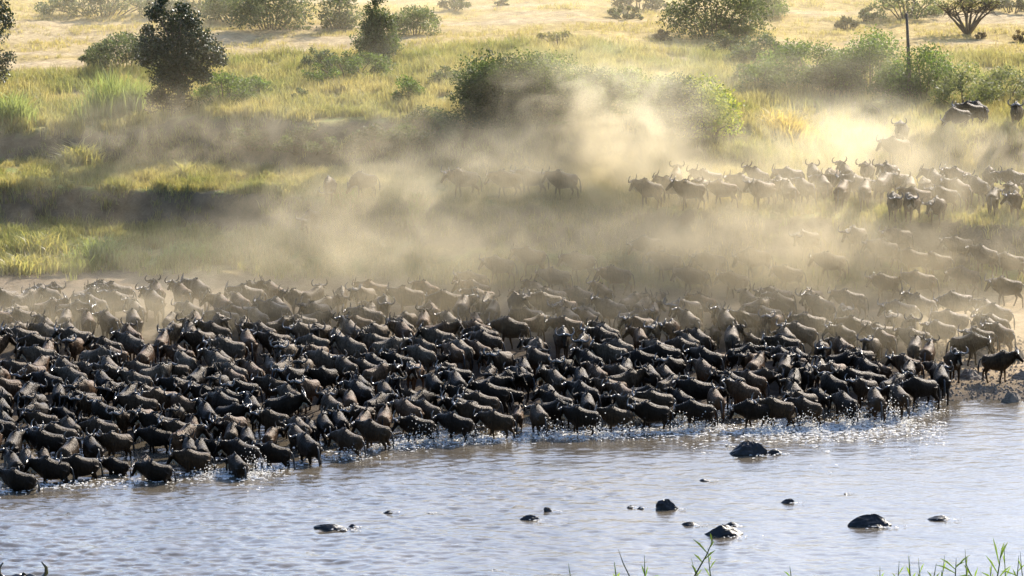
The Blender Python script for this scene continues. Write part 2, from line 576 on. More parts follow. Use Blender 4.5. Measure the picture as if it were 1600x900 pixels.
# ------------------------------------------------------------------ bushes and trees
DARK = [(.035, .050, .020), (.055, .075, .028), (.028, .038, .016)]
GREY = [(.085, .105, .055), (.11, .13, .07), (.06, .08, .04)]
FRESH = [(.10, .15, .035), (.14, .19, .05), (.07, .11, .03)]
YELLOW = [(.28, .30, .06), (.36, .36, .09), (.15, .20, .045)]
BROWN = [(.17, .12, .06), (.22, .16, .085), (.12, .085, .05)]

def leaf_cloud(clumps, n, size, cols, seed, shell=.55, droop=0.0, aspect=1.7):
    """n leaves spread through ball-like clumps [(centre, radii)]"""
    r = np.random.default_rng(seed)
    cen = np.array([c for c, _ in clumps]); rad = np.array([q for _, q in clumps])
    vol = (rad.prod(1)) ** (2 / 3)
    k = r.choice(len(clumps), n, p=vol / vol.sum())
    d = r.normal(size=(n, 3)); d /= np.linalg.norm(d, axis=1, keepdims=True)
    rr = (shell + (1 - shell) * r.uniform(0, 1, n)) * np.where(r.uniform(0, 1, n) < .08, 1.22, 1.0)
    P = cen[k] + d * rad[k] * rr[:, None]
    P[:, 2] = np.where(P[:, 2] < .03, np.abs(P[:, 2]) * .4 + .03, P[:, 2])
    a = r.normal(size=(n, 3)) + d * .8; a[:, 2] -= droop
    a /= np.linalg.norm(a, axis=1, keepdims=True)
    b = np.cross(a, r.normal(size=(n, 3))); b /= np.linalg.norm(b, axis=1, keepdims=True)
    s = size * r.uniform(.6, 1.4, n)[:, None]
    V = np.stack([P - a * s * aspect / 2, P + b * s / 2 - a * s * .1, P + a * s * aspect / 2, P - b * s / 2 - a * s * .1], 1)
    ck = r.uniform(.7, 1.3, len(clumps))
    cc = np.array(cols)[r.integers(0, len(cols), n)] * ck[k][:, None] * r.uniform(.75, 1.25, (n, 1))
    Q = np.arange(n * 4).reshape(-1, 4)
    return V.reshape(-1, 3), Q, np.repeat(cc, 4, 0)

def make_bush(px, base, w, h, cols, label, name='shrub', cat='shrub', leaf=.13, dens=1.0, seed=0, group=None,
              flat=1.0, m=None, shape='dome', droop=0.0, aspect=1.7, fill=.4, depth=None, lobes=None):
    p = hit(px, base)
    s = scale_at(p)
    W, H = w / s, h / s
    r = random.Random(seed * 31 + 5)
    root = tag(empty(name, p), label, cat, group)
    Dp = (depth or min(W, 3.2)) * .5
    clumps = []
    nc = max(8, int(8 + W * H * 2.6))
    for i in range(nc):
        t = -1 + 2 * (i + r.uniform(0, 1)) / nc; q = r.uniform(-1, 1)
        if shape == 'dome':
            top = H * math.sqrt(max(.06, 1 - t * t * .85)) * r.uniform(.72, 1.0)
            zc = (r.uniform(.08, .85) if i % 3 else .85) * top
            cr = min(W, H) * r.uniform(.16, .30)
        elif shape == 'cone':
            f = r.uniform(0, 1) ** 1.1
            zc = H * (.1 + .85 * f); t *= (1 - f) * .9 + .08; q *= (1 - f) * .9 + .08
            cr = min(W, H) * (.11 + .12 * (1 - f)) * r.uniform(.8, 1.2)
        else:   # crown on a trunk
            f = r.uniform(0, 1)
            prof = max(.12, math.sin(math.pi * min(1, .30 + f * .68))) ** .75
            zc = H * (.30 + .64 * f); t *= prof * .95; q *= prof * .92
            cr = min(W, H) * r.uniform(.09, .16)
        clumps.append(((t * (W / 2 - cr * .8), q * Dp * .8, zc), (cr * 1.15, cr, cr * .85 * flat)))
    leaf = leaf * .52
    if lobes:
        clumps = [(((a - px) / s, r.uniform(-1, 1) * Dp * .6, (base - b_) / s), (q / s * 1.15, q / s * 1.2, q / s)) for a, b_, q in lobes]
    n = int(min(26000, dens * 240 * W * H * (.10 / leaf) ** 2 + 300))
    V, Q, C = leaf_cloud(clumps, n, leaf, cols, seed + 100, fill, droop, aspect)
    obj('foliage', mesh_np('foliage', V, Q, None, C, False, [m or M_LEAF]), root)
    mb = MB()
    ns = 4 + int(W)
    if shape == 'crown':
        mb.tube([(0, 0, -.2), (.06 * W * .3, 0, H * .2), (-.03 * W, 0, H * .42), (.02 * W, 0, H * .8)], [.05 * W, .042 * W, .03 * W, .008 * W], 8)
        for c, q in clumps[:: max(1, len(clumps) // 9)]:
            mb.tube([(0, 0, H * r.uniform(.18, .4)), (c[0] * .5, c[1] * .5, c[2] * .8), c], [.022 * W, .014 * W, .006 * W], 5)
        obj('trunk', mb.mesh('trunk', [M_BARK]), root)
    else:
        for c, q in clumps[:: max(1, len(clumps) // ns)]:
            x0 = c[0] * .35
            mb.tube([(x0, c[1] * .3, -.1), (x0 + (c[0] - x0) * .4, c[1] * .6, c[2] * .55), c], [.045, .032, .012], 5)
        obj('stem', mb.mesh('stem', [M_BARK]), root)
    return root

# the trees
make_bush(281, 176, 146, 178, DARK, 'dark round-crowned tree standing alone on the upper bank edge', 'broadleaf_tree', 'tree', .17, 2.6, 1, m=M_DARKLEAF, shape='crown', aspect=1.2, fill=.3, lobes=[(245,20,17),(254,4,11),(275,42,27),(240,70,25),(228,96,17),(276,82,34),(311,60,25),(331,84,22),(342,97,13),(300,104,25),(260,112,24),(318,116,15),(300,30,18),(286,14,12),(285,130,16),(232,48,12)])
make_bush(266, 180, 84, 62, [(.07, .052, .032), (.05, .04, .026), (.06, .06, .03)], 'brown dead-looking thicket round the foot of the dark tree', 'thicket', 'shrub', .14, 1.4, 2)
make_bush(-14, 142, 92, 165, DARK, 'dark waxy-leaved tree cut off by the left edge', 'broadleaf_tree', 'tree', .18, 1.2, 3, m=M_DARKLEAF, shape='crown', aspect=1.2, fill=.3, lobes=[(6,20,17),(-12,48,28),(14,86,14),(2,108,18),(14,34,12),(-26,90,28),(-5,0,20),(-30,20,26),(2,130,9)])
make_bush(590, 98, 92, 118, [(.06, .085, .035), (.09, .12, .05), (.045, .06, .028)], 'pointed green tree of upright sprays left of the plain', 'leafy_tree', 'tree', .13, 1.8, 4, shape='cone')
make_bush(1118, 58, 176, 100, [(.075, .095, .045), (.055, .07, .035), (.11, .13, .06)], 'broad many-stemmed acacia on the plain above the right thicket', 'acacia_tree', 'tree', .15, 1.2, 5, shape='dome', flat=.9)
make_bush(425, 44, 140, 90, GREY, 'large grey-green tree at the top edge right of the dark tree', 'acacia_tree', 'tree', .16, 1.2, 6, shape='dome')
make_bush(530, 46, 70, 80, GREY, 'grey-green bushy tree behind the pointed green tree', 'acacia_tree', 'tree', .16, 1.2, 7, shape='dome')
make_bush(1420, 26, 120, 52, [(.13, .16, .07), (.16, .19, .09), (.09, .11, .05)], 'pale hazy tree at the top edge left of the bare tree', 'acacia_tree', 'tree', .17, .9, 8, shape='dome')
# shrubs, left to right
SH = [
 (160, 24, 210, 44, GREY, 'low grey bushes along the far side of the pale track', .15, 1.2),
 (300, 18, 150, 44, GREY, 'dark scrub behind the top of the dark round tree', .15, 1.2),
 (365, 34, 110, 60, GREY, 'grey bush between the dark tree and the grey-green tree', .15, 1.2),
 (198, 106, 134, 62, GREY, 'grey-green rounded bush just behind the dark tree on its left', .14, 1.4),
 (150, 104, 56, 36, GREY, 'small grey bush at left end of the bush behind the dark tree', .14, 1.3),
 (352, 166, 104, 56, FRESH, 'fresh green bush right beside the foot of the dark tree', .13, 1.3),
 (400, 150, 60, 34, FRESH, 'low green bush right of the fresh green bush', .12, 1.2),
 (471, 160, 32, 22, GREY, 'small round grey shrub alone in the golden grass', .11, 1.5),
 (500, 108, 62, 36, GREY, 'dark shrub left of the pointed green tree', .13, 1.3),
 (548, 128, 150, 50, FRESH, 'long low green bush under the pointed green tree', .13, 1.3),
 (640, 160, 56, 44, FRESH, 'small green bush in golden grass right of the pointed tree', .12, 1.3),
 (648, 54, 86, 52, [(.12, .15, .06), (.09, .115, .045)], 'light green bush behind the pointed tree on its right', .14, 1.3),
 (696, 138, 56, 38, [(.12, .14, .06), (.10, .12, .055)], 'pale green shrub left of the big bank thicket', .12, 1.2),
 (710, 15, 52, 30, GREY, 'small grey bush at the top edge on the open plain', .14, 1.3),
 (784, 9, 24, 14, GREY, 'tiny bush at the top edge right of the small grey bush', .12, 1.3),
 (872, 72, 76, 26, [(.24, .21, .11), (.19, .18, .09)], 'dry straw-coloured bush low on the open plain', .13, .7),
 (757, 182, 116, 104, [(.05, .07, .03), (.08, .11, .04)], 'dark left end of the big bank thicket behind the dust', .14, 1.5),
 (850, 188, 176, 120, [(.11, .14, .05), (.16, .19, .06), (.07, .09, .035)], 'big rounded thicket topping the bank behind the dust plume', .13, 1.4),
 (985, 164, 96, 62, [(.22, .24, .08), (.15, .18, .06)], 'light yellow-green bush between the two bank thickets', .13, 1.2),
 (1062, 216, 84, 104, [(.05, .07, .03), (.07, .09, .035)], 'dark bush on the bank edge left of the yellow-green bush', .13, 1.5),
 (1100, 212, 122, 100, YELLOW, 'bright yellow-green leafy bush at the bank edge by the gully', .15, 1.4),
 (1000, 14, 92, 34, [(.05, .06, .035), (.07, .08, .045)], 'dark bush at the top edge left of the broad acacia', .15, 1.4),
 (978, 30, 60, 22, GREY, 'low grey shrub in front of the dark top-edge bush', .13, 1.3),
 (1036, 64, 32, 18, BROWN, 'small brown dead shrub left of the broad acacia', .11, 1.2),
 (1008, 86, 26, 13, GREY, 'tiny green tuft shrub on the golden plain', .10, 1.3),
 (1200, 27, 66, 50, FRESH, 'green bush behind the right side of the broad acacia', .14, 1.3),
 (1150, 58, 60, 32, [(.08, .10, .045), (.10, .13, .05)], 'low green growth at the foot of the broad acacia', .13, 1.2),
 (1132, 90, 66, 42, [(.08, .09, .045), (.06, .07, .035)], 'small dark bush left end of the right thicket', .13, 1.4),
 (1195, 104, 130, 50, GREY, 'low hazy grey bush in the right thicket', .14, 1.3),
 (1262, 140, 190, 84, FRESH, 'long green bush in the middle of the right thicket', .14, 1.3),
 (1185, 142, 90, 50, [(.12, .15, .06), (.10, .13, .05)], 'pale green bush at the gully head', .13, 1.2),
 (1362, 138, 116, 100, FRESH, 'tall green bush left of the bare pole', .14, 1.3),
 (1445, 156, 126, 92, FRESH, 'green bush right of the bare pole', .14, 1.2),
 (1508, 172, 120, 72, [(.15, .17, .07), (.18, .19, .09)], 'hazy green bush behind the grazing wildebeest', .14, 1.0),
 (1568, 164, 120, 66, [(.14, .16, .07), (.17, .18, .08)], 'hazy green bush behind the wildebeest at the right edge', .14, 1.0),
 (1322, 46, 40, 22, [(.10, .09, .06), (.075, .07, .045)], 'small grey-brown mound bush on the golden plain', .12, 1.5),
 (1355, 34, 34, 26, GREY, 'small dark bush right of the grey-brown mound bush', .12, 1.4),
 (1582, 20, 60, 30, [(.06, .07, .04), (.08, .09, .05)], 'dark bush in the top right corner', .14, 1.4),
 (1532, 60, 20, 12, BROWN, 'tiny brown shrub below the bare branching tree', .10, 1.3),
 (1594, 63, 26, 16, BROWN, 'small brown shrub at the right edge of the plain', .10, 1.3),
 (790, 196, 150, 112, [(.045, .06, .025), (.07, .09, .035)], 'dark dense middle of the big bank thicket', .13, 1.6),
 (940, 176, 120, 80, [(.13, .16, .055), (.09, .115, .04)], 'green bush joining the thicket and the light yellow-green bush', .13, 1.5),
 (1030, 176, 90, 60, [(.10, .13, .045), (.14, .17, .055)], 'green bush just left of the bright yellow-green bush', .13, 1.5),
 (1300, 150, 120, 60, [(.07, .095, .04), (.09, .12, .045)], 'dark low bush filling the right thicket centre', .13, 1.5),
 (1400, 156, 90, 60, [(.08, .105, .04), (.10, .13, .045)], 'dark low bush at the foot of the bare pole', .13, 1.5),
 (395, 232, 90, 40, GREY, 'dusty shrub on the dark upper bank below the fresh green bush', .13, 1.3),
 (480, 238, 110, 44, GREY, 'wide dusty shrub on the upper bank left of the terrace file', .13, 1.3),
 (585, 236, 90, 46, DARK, 'dark dusty shrub on the upper bank above the slim antelope', .13, 1.3),
 (668, 225, 110, 60, [(.06, .08, .035), (.09, .11, .045)], 'dusty shrub left below the big bank thicket', .13, 1.3),
 (905, 190, 110, 84, [(.12, .15, .055), (.09, .12, .04)], 'leafy right shoulder of the big bank thicket', .13, 1.4),
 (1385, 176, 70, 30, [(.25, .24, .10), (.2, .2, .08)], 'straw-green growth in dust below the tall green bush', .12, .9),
]
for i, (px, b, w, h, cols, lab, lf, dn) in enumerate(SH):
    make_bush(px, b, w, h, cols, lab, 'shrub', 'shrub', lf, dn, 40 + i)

def grass_clump(px, base, w, h, gcol, label, n=260, seed=0, lean=.5):
    p = hit(px, base); s = scale_at(p); W, H = w / s, h / s
    r = np.random.default_rng(seed + 900)
    root = tag(empty('tall_grass_clump', p), label, 'grass clump')
    x = r.normal(0, W * .22, n); y = r.normal(0, W * .16, n)
    hh = H * r.uniform(.45, 1.05, n) * np.exp(-(x / (W * .55)) ** 2)
    g = r.uniform(0, 1, (n, 1))
    col = np.array(gcol[0]) * g + np.array(gcol[1]) * (1 - g)
    V, Q, T, C = blades(x, y, np.zeros(n), hh, .055 * r.uniform(.6, 1.3, n), col, lean)
    V[:, 2] += np.array([ground_z(p[0] + a, p[1] + b_) - p[2] for a, b_ in zip(x, y)]).repeat(5)
    obj('blades', mesh_np('blades', V, Q, T, C, True, [M_GRASS]), root)['kind'] = 'stuff'
GC = ((.28, .31, .13), (.18, .22, .075)); GY = ((.40, .33, .15), (.29, .29, .10))
grass_clump(172, 186, 110, 92, GC, 'tall pale green reeds left of the dark tree', 520, 1, .35)
grass_clump(215, 178, 70, 66, GC, 'shorter pale reeds touching the dark tree on its left', 300, 2, .35)
grass_clump(20, 195, 80, 70, GC, 'reedy grass at left edge below the cut-off tree', 320, 3)
grass_clump(127, 262, 80, 54, GY, 'arching golden grass tussock below the upper bank at left', 420, 4, .8)
grass_clump(291, 282, 40, 40, GY, 'upright straw tuft on the left terrace', 140, 5)
grass_clump(1235, 214, 110, 46, ((.55, .40, .15), (.48, .38, .12)), 'golden grass mound right of the yellow-green bush in dust', 700, 6, .7)
grass_clump(1490, 214, 110, 26, GY, 'golden grass fringe under the grazing wildebeest', 420, 7, .5)
grass_clump(1585, 214, 70, 30, GY, 'golden grass fringe at the right edge mound', 300, 8, .5)
grass_clump(545, 322, 46, 22, ((.22, .30, .06), (.16, .22, .05)), 'fresh green tuft below the grazing terrace antelope', 200, 9, .8)
grass_clump(650, 336, 50, 26, ((.22, .30, .06), (.16, .22, .05)), 'fresh green tuft hanging on the bank below the terrace', 200, 10, .8)
grass_clump(60, 395, 110, 40, GY, 'yellow grass clump at the left end of the lower bank', 420, 11, .7)
grass_clump(160, 405, 120, 44, GC, 'green grass clump on the lower bank left', 420, 12, .8)
grass_clump(30, 425, 90, 34, GY, 'yellow grass low on the lower bank at left edge', 360, 13, .7)
grass_clump(300, 408, 110, 36, GC, 'dusty green clump at the foot of the lower bank', 320, 14, .7)

# bare branching tree and bare pole
def bare_tree(px, base, w, h, label):
    p = hit(px, base); s = scale_at(p); W, H = w / s, h / s
    root = tag(empty('bare_tree', p), label, 'tree')
    r = random.Random(12)
    mb, tw = MB(), MB()
    for i in range(9):
        a = -.95 + 1.9 * i / 8 + r.uniform(-.1, .1)
        e = np.array([a * W * .5, r.uniform(-.5, .5), H * r.uniform(.55, 1) * (1 - .3 * abs(a))])
        m1 = e * np.array([.45, .5, .5]) + np.array([r.uniform(-.1, .1), 0, 0])
        mb.tube([(0, 0, -.1), m1, e], [.10, .06, .015], 6)
        for k in range(26):
            t = r.uniform(.3, 1); b = m1 * (1 - t) + e * t
            q = b + np.array([r.uniform(-.8, .8), r.uniform(-.5, .5), r.uniform(-.35, .6)])
            tw.tube([b, (b + q) / 2 + np.array([0, 0, .08]), q], [.022, .014, .006], 4)
    obj('trunk', mb.mesh('trunk', [M_BARK]), root)
    obj('twigs', tw.mesh('twigs', [M_BARK]), root)
    cl = [((r.uniform(-.5, .5) * W, r.uniform(-.5, .5), H * r.uniform(.55, .95)), (.6, .5, .35)) for _ in range(16)]
    V, Q, C = leaf_cloud(cl, 1500, .07, [(.16, .17, .08), (.2, .19, .1)], 77, .2)
    obj('foliage', mesh_np('foliage', V, Q, None, C, False, [M_LEAF]), root)
bare_tree(1512, 53, 92, 72, 'sparse bare-branched tree spreading on the plain in the top right')
p = hit(1421, 158); s = scale_at(p)
mb = MB()
mb.tube([(0, 0, -.3), (-.03, 0, 1.4), (-.10, 0, 2.7), (-.2, 0, 138 / s)], [.12, .10, .085, .06], 8)
mb.tube([(-.06, 0, 2.1), (.12, .03, 2.35)], [.05, .02], 5)
o = obj('dead_tree_trunk', mb.mesh('dead_tree_trunk', [M_BARK]), None, p)
tag(o, 'thin bare pole-like dead trunk rising from the right thicket', 'tree trunk')

# ------------------------------------------------------------------ wildebeest
def loft(mb, rings, n=12, C=None):
    """rings: (centre, tangent dir, side dir, half-height, half-width)"""
    V = []
    ang = np.arange(n) * 2 * math.pi / n
    for c, t, s, hh, hw in rings:
        t = np.array(t) / np.linalg.norm(t); s = np.array(s) / np.linalg.norm(s)
        nn = np.cross(t, s)
        V.append(np.array(c) + np.outer(np.sin(ang) * hh, nn) + np.outer(np.cos(ang) * hw, s))
    m = len(rings)
    V = np.concatenate(V + [np.array([rings[0][0]]), np.array([rings[-1][0]])])
    Q, T = [], []
    for i in range(m - 1):
        for k in range(n):
            k2 = (k + 1) % n
            Q.append((i * n + k, i * n + k2, (i + 1) * n + k2, (i + 1) * n + k))
    for k in range(n):
        k2 = (k + 1) % n
        T.append((m * n, k2, k)); T.append((m * n + 1, (m - 1) * n + k, (m - 1) * n + k2))
    mb.add(V, Q, T, C)

def edir(yaw, el):
    y, e = math.radians(yaw), math.radians(el)
    return np.array([math.cos(y) * math.cos(e), math.sin(y) * math.cos(e), math.sin(e)])

def build_variant(idx, yaw=0, neck=14, head=-58, legs=((0, 0), (0, 0), (0, 0), (0, 0)), sit=0.0, tail_el=-80):
    """one pose: returns meshes body, horn_l, horn_r, mane, beard, tail. legs: (swing, bend) FL FR HL HR in degrees"""
    mb = MB()
    X_, Y_ = np.array([1., 0, 0]), np.array([0, 1., 0])
    R = [(-.74, .96, .07, .05), (-.70, .96, .20, .15), (-.59, .95, .27, .235), (-.42, .93, .295, .27), (-.2, .92, .325, .295),
         (.04, .94, .37, .30), (.26, .985, .425, .28), (.43, 1.01, .415, .235)]
    rings = [((x, 0, z + .01), X_, Y_, hh * 1.10, hw * 1.06) for x, z, hh, hw in R]
    b = np.array([.43, 0, 1.04])
    side = lambda a: np.array([-math.sin(math.radians(a)), math.cos(math.radians(a)), 0])
    c = b
    for f, ln, hh, hw in ((.3, .17, .335, .19), (.65, .17, .265, .145), (.9, .15, .205, .115), (1.0, .11, .165, .10)):
        d = edir(yaw * f, neck * f); c = c + d * ln
        rings.append((c, d, side(yaw * f), hh, hw))
    poll = c
    hd = edir(yaw, head); hs = side(yaw); hn = np.cross(hd, hs)
    mid = (edir(yaw, neck) + hd); mid /= np.linalg.norm(mid)
    rings.append((poll + mid * .09, mid, hs, .14, .105))
    for ln, hh, hw in ((.2, .118, .095), (.32, .092, .075), (.44, .076, .068), (.52, .072, .072), (.555, .045, .05)):
        rings.append((poll + hd * ln + hn * .0, hd, hs, hh, hw))
    loft(mb, rings, 14)
    # ears
    for s_ in (-1, 1):
        e0 = poll + hd * .06 + hs * s_ * .09 + hn * .03
        mb.tube([e0, e0 + hs * s_ * .10 - hd * .01, e0 + hs * s_ * .20 + np.array([0, 0, -.05])], [.03, .042, .012], 6)
    # legs
    def leg(top, joints, radii, sw, bend):
        pts = [np.array(top)]
        a = math.radians(sw)
        for i, j in enumerate(joints):
            aa = a + (math.radians(bend) if i >= 1 else 0)
            v = np.array(j)
            v = np.array([v[0] * math.cos(aa) - v[2] * math.sin(aa), v[1], v[0] * math.sin(aa) + v[2] * math.cos(aa)])
            pts.append(pts[-1] + v)
        mb.tube(pts, radii, 9)
    for i, s_ in ((0, 1), (1, -1)):
        leg((.37, s_ * .15, .95), [(-.03, s_ * .01, -.27), (.03, 0, -.26), (-.02, 0, -.30), (.03, 0, -.12)], [.15, .085, .056, .042, .058], *legs[i])
    for i, s_ in ((2, 1), (3, -1)):
        leg((-.52, s_ * .14, .99), [(.10, s_ * .02, -.32), (-.18, 0, -.24), (.04, 0, -.33), (.03, 0, -.11)], [.20, .125, .058, .044, .058], *legs[i])
    tmp = bpy.data.objects.new('tmp', mb.mesh('tmp'))
    COL.objects.link(tmp)
    r = tmp.modifiers.new('r', 'REMESH'); r.mode = 'VOXEL'; r.voxel_size = .027
    sm = tmp.modifiers.new('s', 'SMOOTH'); sm.factor = .5; sm.iterations = 3
    de = tmp.modifiers.new('d', 'DECIMATE'); de.ratio = .17
    dg = bpy.context.evaluated_depsgraph_get(); dg.update()
    body = bpy.data.meshes.new_from_object(tmp.evaluated_get(dg))
    om = tmp.data
    bpy.data.objects.remove(tmp); bpy.data.meshes.remove(om)
    body.name = 'wildebeest_body'
    nv = len(body.vertices)
    co = np.empty(nv * 3); body.vertices.foreach_get('co', co); co = co.reshape(-1, 3)
    # coat: dark face, dark stripes down neck and shoulder, tan legs
    col = np.ones((nv, 3))
    x, y, z = co.T
    stripe = .5 + .5 * np.sin(x * 46 + 5 * vnoise(x * 3, z * 3, 5))
    sh = sstep(-.25, .05, x) * sstep(.6, .9, z)
    col *= (1 - .55 * sh * stripe)[:, None]
    dh = (co - poll) @ hd
    face = sstep(-.06, .10, dh) * (np.linalg.norm(co - (poll + hd * .28), axis=1) < .42)
    col *= (1 - .75 * face)[:, None]
    legm = 1 - sstep(.45, .75, z)
    col = col * (1 - legm[:, None]) + legm[:, None] * np.array([1.15, .95, .75])
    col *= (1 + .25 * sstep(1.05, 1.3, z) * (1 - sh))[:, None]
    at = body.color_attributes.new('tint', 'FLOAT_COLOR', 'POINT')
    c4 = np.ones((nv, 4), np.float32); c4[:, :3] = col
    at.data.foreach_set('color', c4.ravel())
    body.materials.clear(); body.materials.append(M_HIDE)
    body.polygons.foreach_set('use_smooth', np.ones(len(body.polygons), bool))
    # horns
    hu = -hd * .85 + hn * .35; hu /= np.linalg.norm(hu)
    base = poll + mid * .06 + hn * .10
    horns = []
    for s_ in (-1, 1):
        h = MB()
        S = hs * s_
        h.tube([base + S * .01, base + S * .10 + hu * .01, base + S * .20 - hu * .03, base + S * .31 - hu * .01, base + S * .375 + hu * .09,
                base + S * .37 + hu * .21, base + S * .30 + hu * .32], [.06, .06, .048, .041, .035, .027, .010], 7, (.11, .092, .075))
        horns.append(h.mesh('horn', [M_HORN]))
    # mane and beard: rows of hair tufts along the ridge of hump and neck / under the throat
    def tufts(row, ln, dirs, wd, c):
        t = MB(); rr = random.Random(idx)
        for p_, d_ in zip(row, dirs):
            for q in range(2):
                o_ = p_ + np.array([rr.uniform(-.03, .03), rr.uniform(-.03, .03), 0])
                e_ = o_ + (d_ + np.array([rr.uniform(-.2, .2), rr.uniform(-.25, .25), 0])) * ln * rr.uniform(.7, 1.2)
                t.tube([o_, o_ * .45 + e_ * .55, e_], [wd, wd * .8, wd * .12], 4, c)
        return t
    top, bot, dt, dbt = [], [], [], []
    for c_, t_, s_, hh, hw in rings[6:13]:
        t_ = np.array(t_) / np.linalg.norm(t_); n_ = np.cross(t_, np.array(s_))
        top.append(np.array(c_) + n_ * (hh - .03)); dt.append(n_ * .5 - t_ * .55)
    for c_, t_, s_, hh, hw in rings[9:15]:
        t_ = np.array(t_) / np.linalg.norm(t_); n_ = np.cross(t_, np.array(s_))
        bot.append(np.array(c_) - n_ * (hh - .03)); dbt.append(np.array([0, 0, -1.0]) - t_ * .15)
    def dens_(a):
        a = np.array(a); u = np.linspace(0, len(a) - 1, 13)
        return [np.array([np.interp(v, range(len(a)), a[:, k]) for k in range(3)]) for v in u]
    mane = tufts(dens_(top), .14, dens_(dt), .035, (.020, .017, .015)).mesh('mane', [M_HAIR])
    beard = tufts(dens_(bot), .16, dens_(dbt), .032, (.30, .25, .17)).mesh('beard', [M_HAIR])
    t = MB()
    b0 = np.array([-.72, 0, 1.08]); td = edir(180, tail_el)
    drop = np.array([0, 0, -1.0]) if tail_el < 0 else td
    pts = [b0, b0 + np.array([-.08, 0, -.02]) + td * .05, b0 + np.array([-.10, 0, 0]) + td * .25, b0 + np.array([-.11, 0, 0]) + td * .35 + drop * .12, b0 + np.array([-.11, 0, 0]) + td * .38 + drop * .38]
    t.tube(pts, [.035, .03, .035, .055, .015], 6, (.018, .016, .015))
    tail = t.mesh('tail', [M_HAIR])
    return dict(body=body, horns=horns, mane=mane, beard=beard, tail=tail)

VAR = [
 build_variant(0, 0, 26, -54),
 build_variant(1, 30, 28, -52, ((14, -8), (-14, 4), (-16, 4), (12, 2))),
 build_variant(2, -32, 28, -52, ((-12, 4), (14, -6), (12, 2), (-16, 6))),
 build_variant(3, 6, 44, -40, ((8, -4), (-10, 2), (-8, 2), (10, 0))),
 build_variant(4, -58, 34, -48),
 build_variant(5, 58, 34, -48, ((10, -4), (-8, 2), (-8, 2), (10, 0))),
 build_variant(6, 0, 4, -62, ((16, -10), (-16, 2), (-18, 6), (16, 2))),
 build_variant(7, 0, -44, -66, ((6, 0), (-14, 0), (0, 0), (6, 0))),        # grazing
 build_variant(8, 0, 22, -40, ((34, -34), (24, -40), (-34, 10), (-22, 10)), tail_el=-20),   # bounding
 build_variant(9, -14, 18, -58, ((-14, 2), (12, -4), (14, 0), (-12, 4))),
]
V_LEN = len(VAR)

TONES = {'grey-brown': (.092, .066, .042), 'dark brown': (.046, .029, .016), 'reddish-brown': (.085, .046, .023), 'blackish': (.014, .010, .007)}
PEOPLE = []        # every animal: dict(x,y,z,h,v,tone,...)
PROTO = {}
def proto(v):
    """first animal of a pose, its parts parented to it"""
    if v not in PROTO:
        m = VAR[v]
        b = bpy.data.objects.new('wildebeest', m['body']); link(b)
        for nm, me in (('horn', m['horns'][0]), ('horn', m['horns'][1]), ('mane', m['mane']), ('beard', m['beard']), ('tail', m['tail'])):
            obj(nm, me, b)
        PROTO[v] = [b, False]
    return PROTO[v]
def place(v, loc, heading, size, tone, name='wildebeest'):
    pr = proto(v)
    if not pr[1]:
        o = pr[0]; pr[1] = True
    else:
        o = pr[0].copy(); COL.objects.link(o)
        for ch in pr[0].children:
            c = ch.copy(); COL.objects.link(c); c.parent = o
    o.location = loc
    o.rotation_euler = (0, 0, math.radians(heading))
    o.scale = (size * .91, size * 1.04, size * 1.02)
    o.color = (*tone, 1)
    return o

placed = []   # (x, y, heading, half length)
def seg_ok(x, y, hd, gap):
    if not placed: return True
    A = np.array(placed)
    near = A[np.hypot(A[:, 0] - x, A[:, 1] - y) < 3.0]
    if not len(near): return True
    ts = np.array([-.72, -.35, 0, .35, .8])
    c, s_ = math.cos(math.radians(hd)), math.sin(math.radians(hd))
    P = np.stack([x + ts * c, y + ts * s_], -1)
    th = np.radians(near[:, 2])
    Qp = np.stack([near[:, 0][:, None] + ts * np.cos(th)[:, None], near[:, 1][:, None] + ts * np.sin(th)[:, None]], -1).reshape(-1, 2)
    d = np.hypot(P[:, None, 0] - Qp[None, :, 0], P[:, None, 1] - Qp[None, :, 1])
    return d.min() > gap

def add(px, fy, hd, v=None, tone=None, size=None, zone='herd', label=None, force=True, sink=0.0, water=False):
    if water: p = on_water(px, fy)
    else: p = hit(px, fy)
    return add_at(p[0], p[1], hd, v, tone, size, zone, label, px, fy, sink)
def add_at(x, y, hd, v, tone, size, zone, label=None, px=None, fy=None, sink=0.0):
    z = ground_z(x, y) - sink
    placed.append((x, y, hd))
    PEOPLE.append(dict(x=x, y=y, z=z, h=hd, v=v if v is not None else random.choice([0, 1, 2, 3, 4, 5, 6, 9]),
                       tone=tone or random.choice(list(TONES)), size=(size or random.uniform(.95, 1.08)) * .93, zone=zone, label=label))

# front row, wading (photo x, where the body meets the water, heading: 180 = to the left, 90 = away)
FRONT = [(32,766,168),(84,753,172),(130,748,200),(246,752,172),(372,745,118),(305,738,190),(482,722,124),(547,713,142),(588,701,152),
 (432,728,165),(655,692,172),(716,690,158),(780,684,165),(842,679,112),(912,680,170),(966,676,178),(1022,673,175),(1092,670,180),(1180,669,186),
 (1216,668,170),(1262,666,150),(1322,662,122),(1368,659,104),(1406,652,112),(1470,628,96),(1440,640,200)]
for px, fy, hd in FRONT:
    add(px, fy, hd, random.choice([0, 1, 2, 6, 9, 6]), random.choice(['blackish', 'blackish', 'dark brown']), zone='front', water=True)
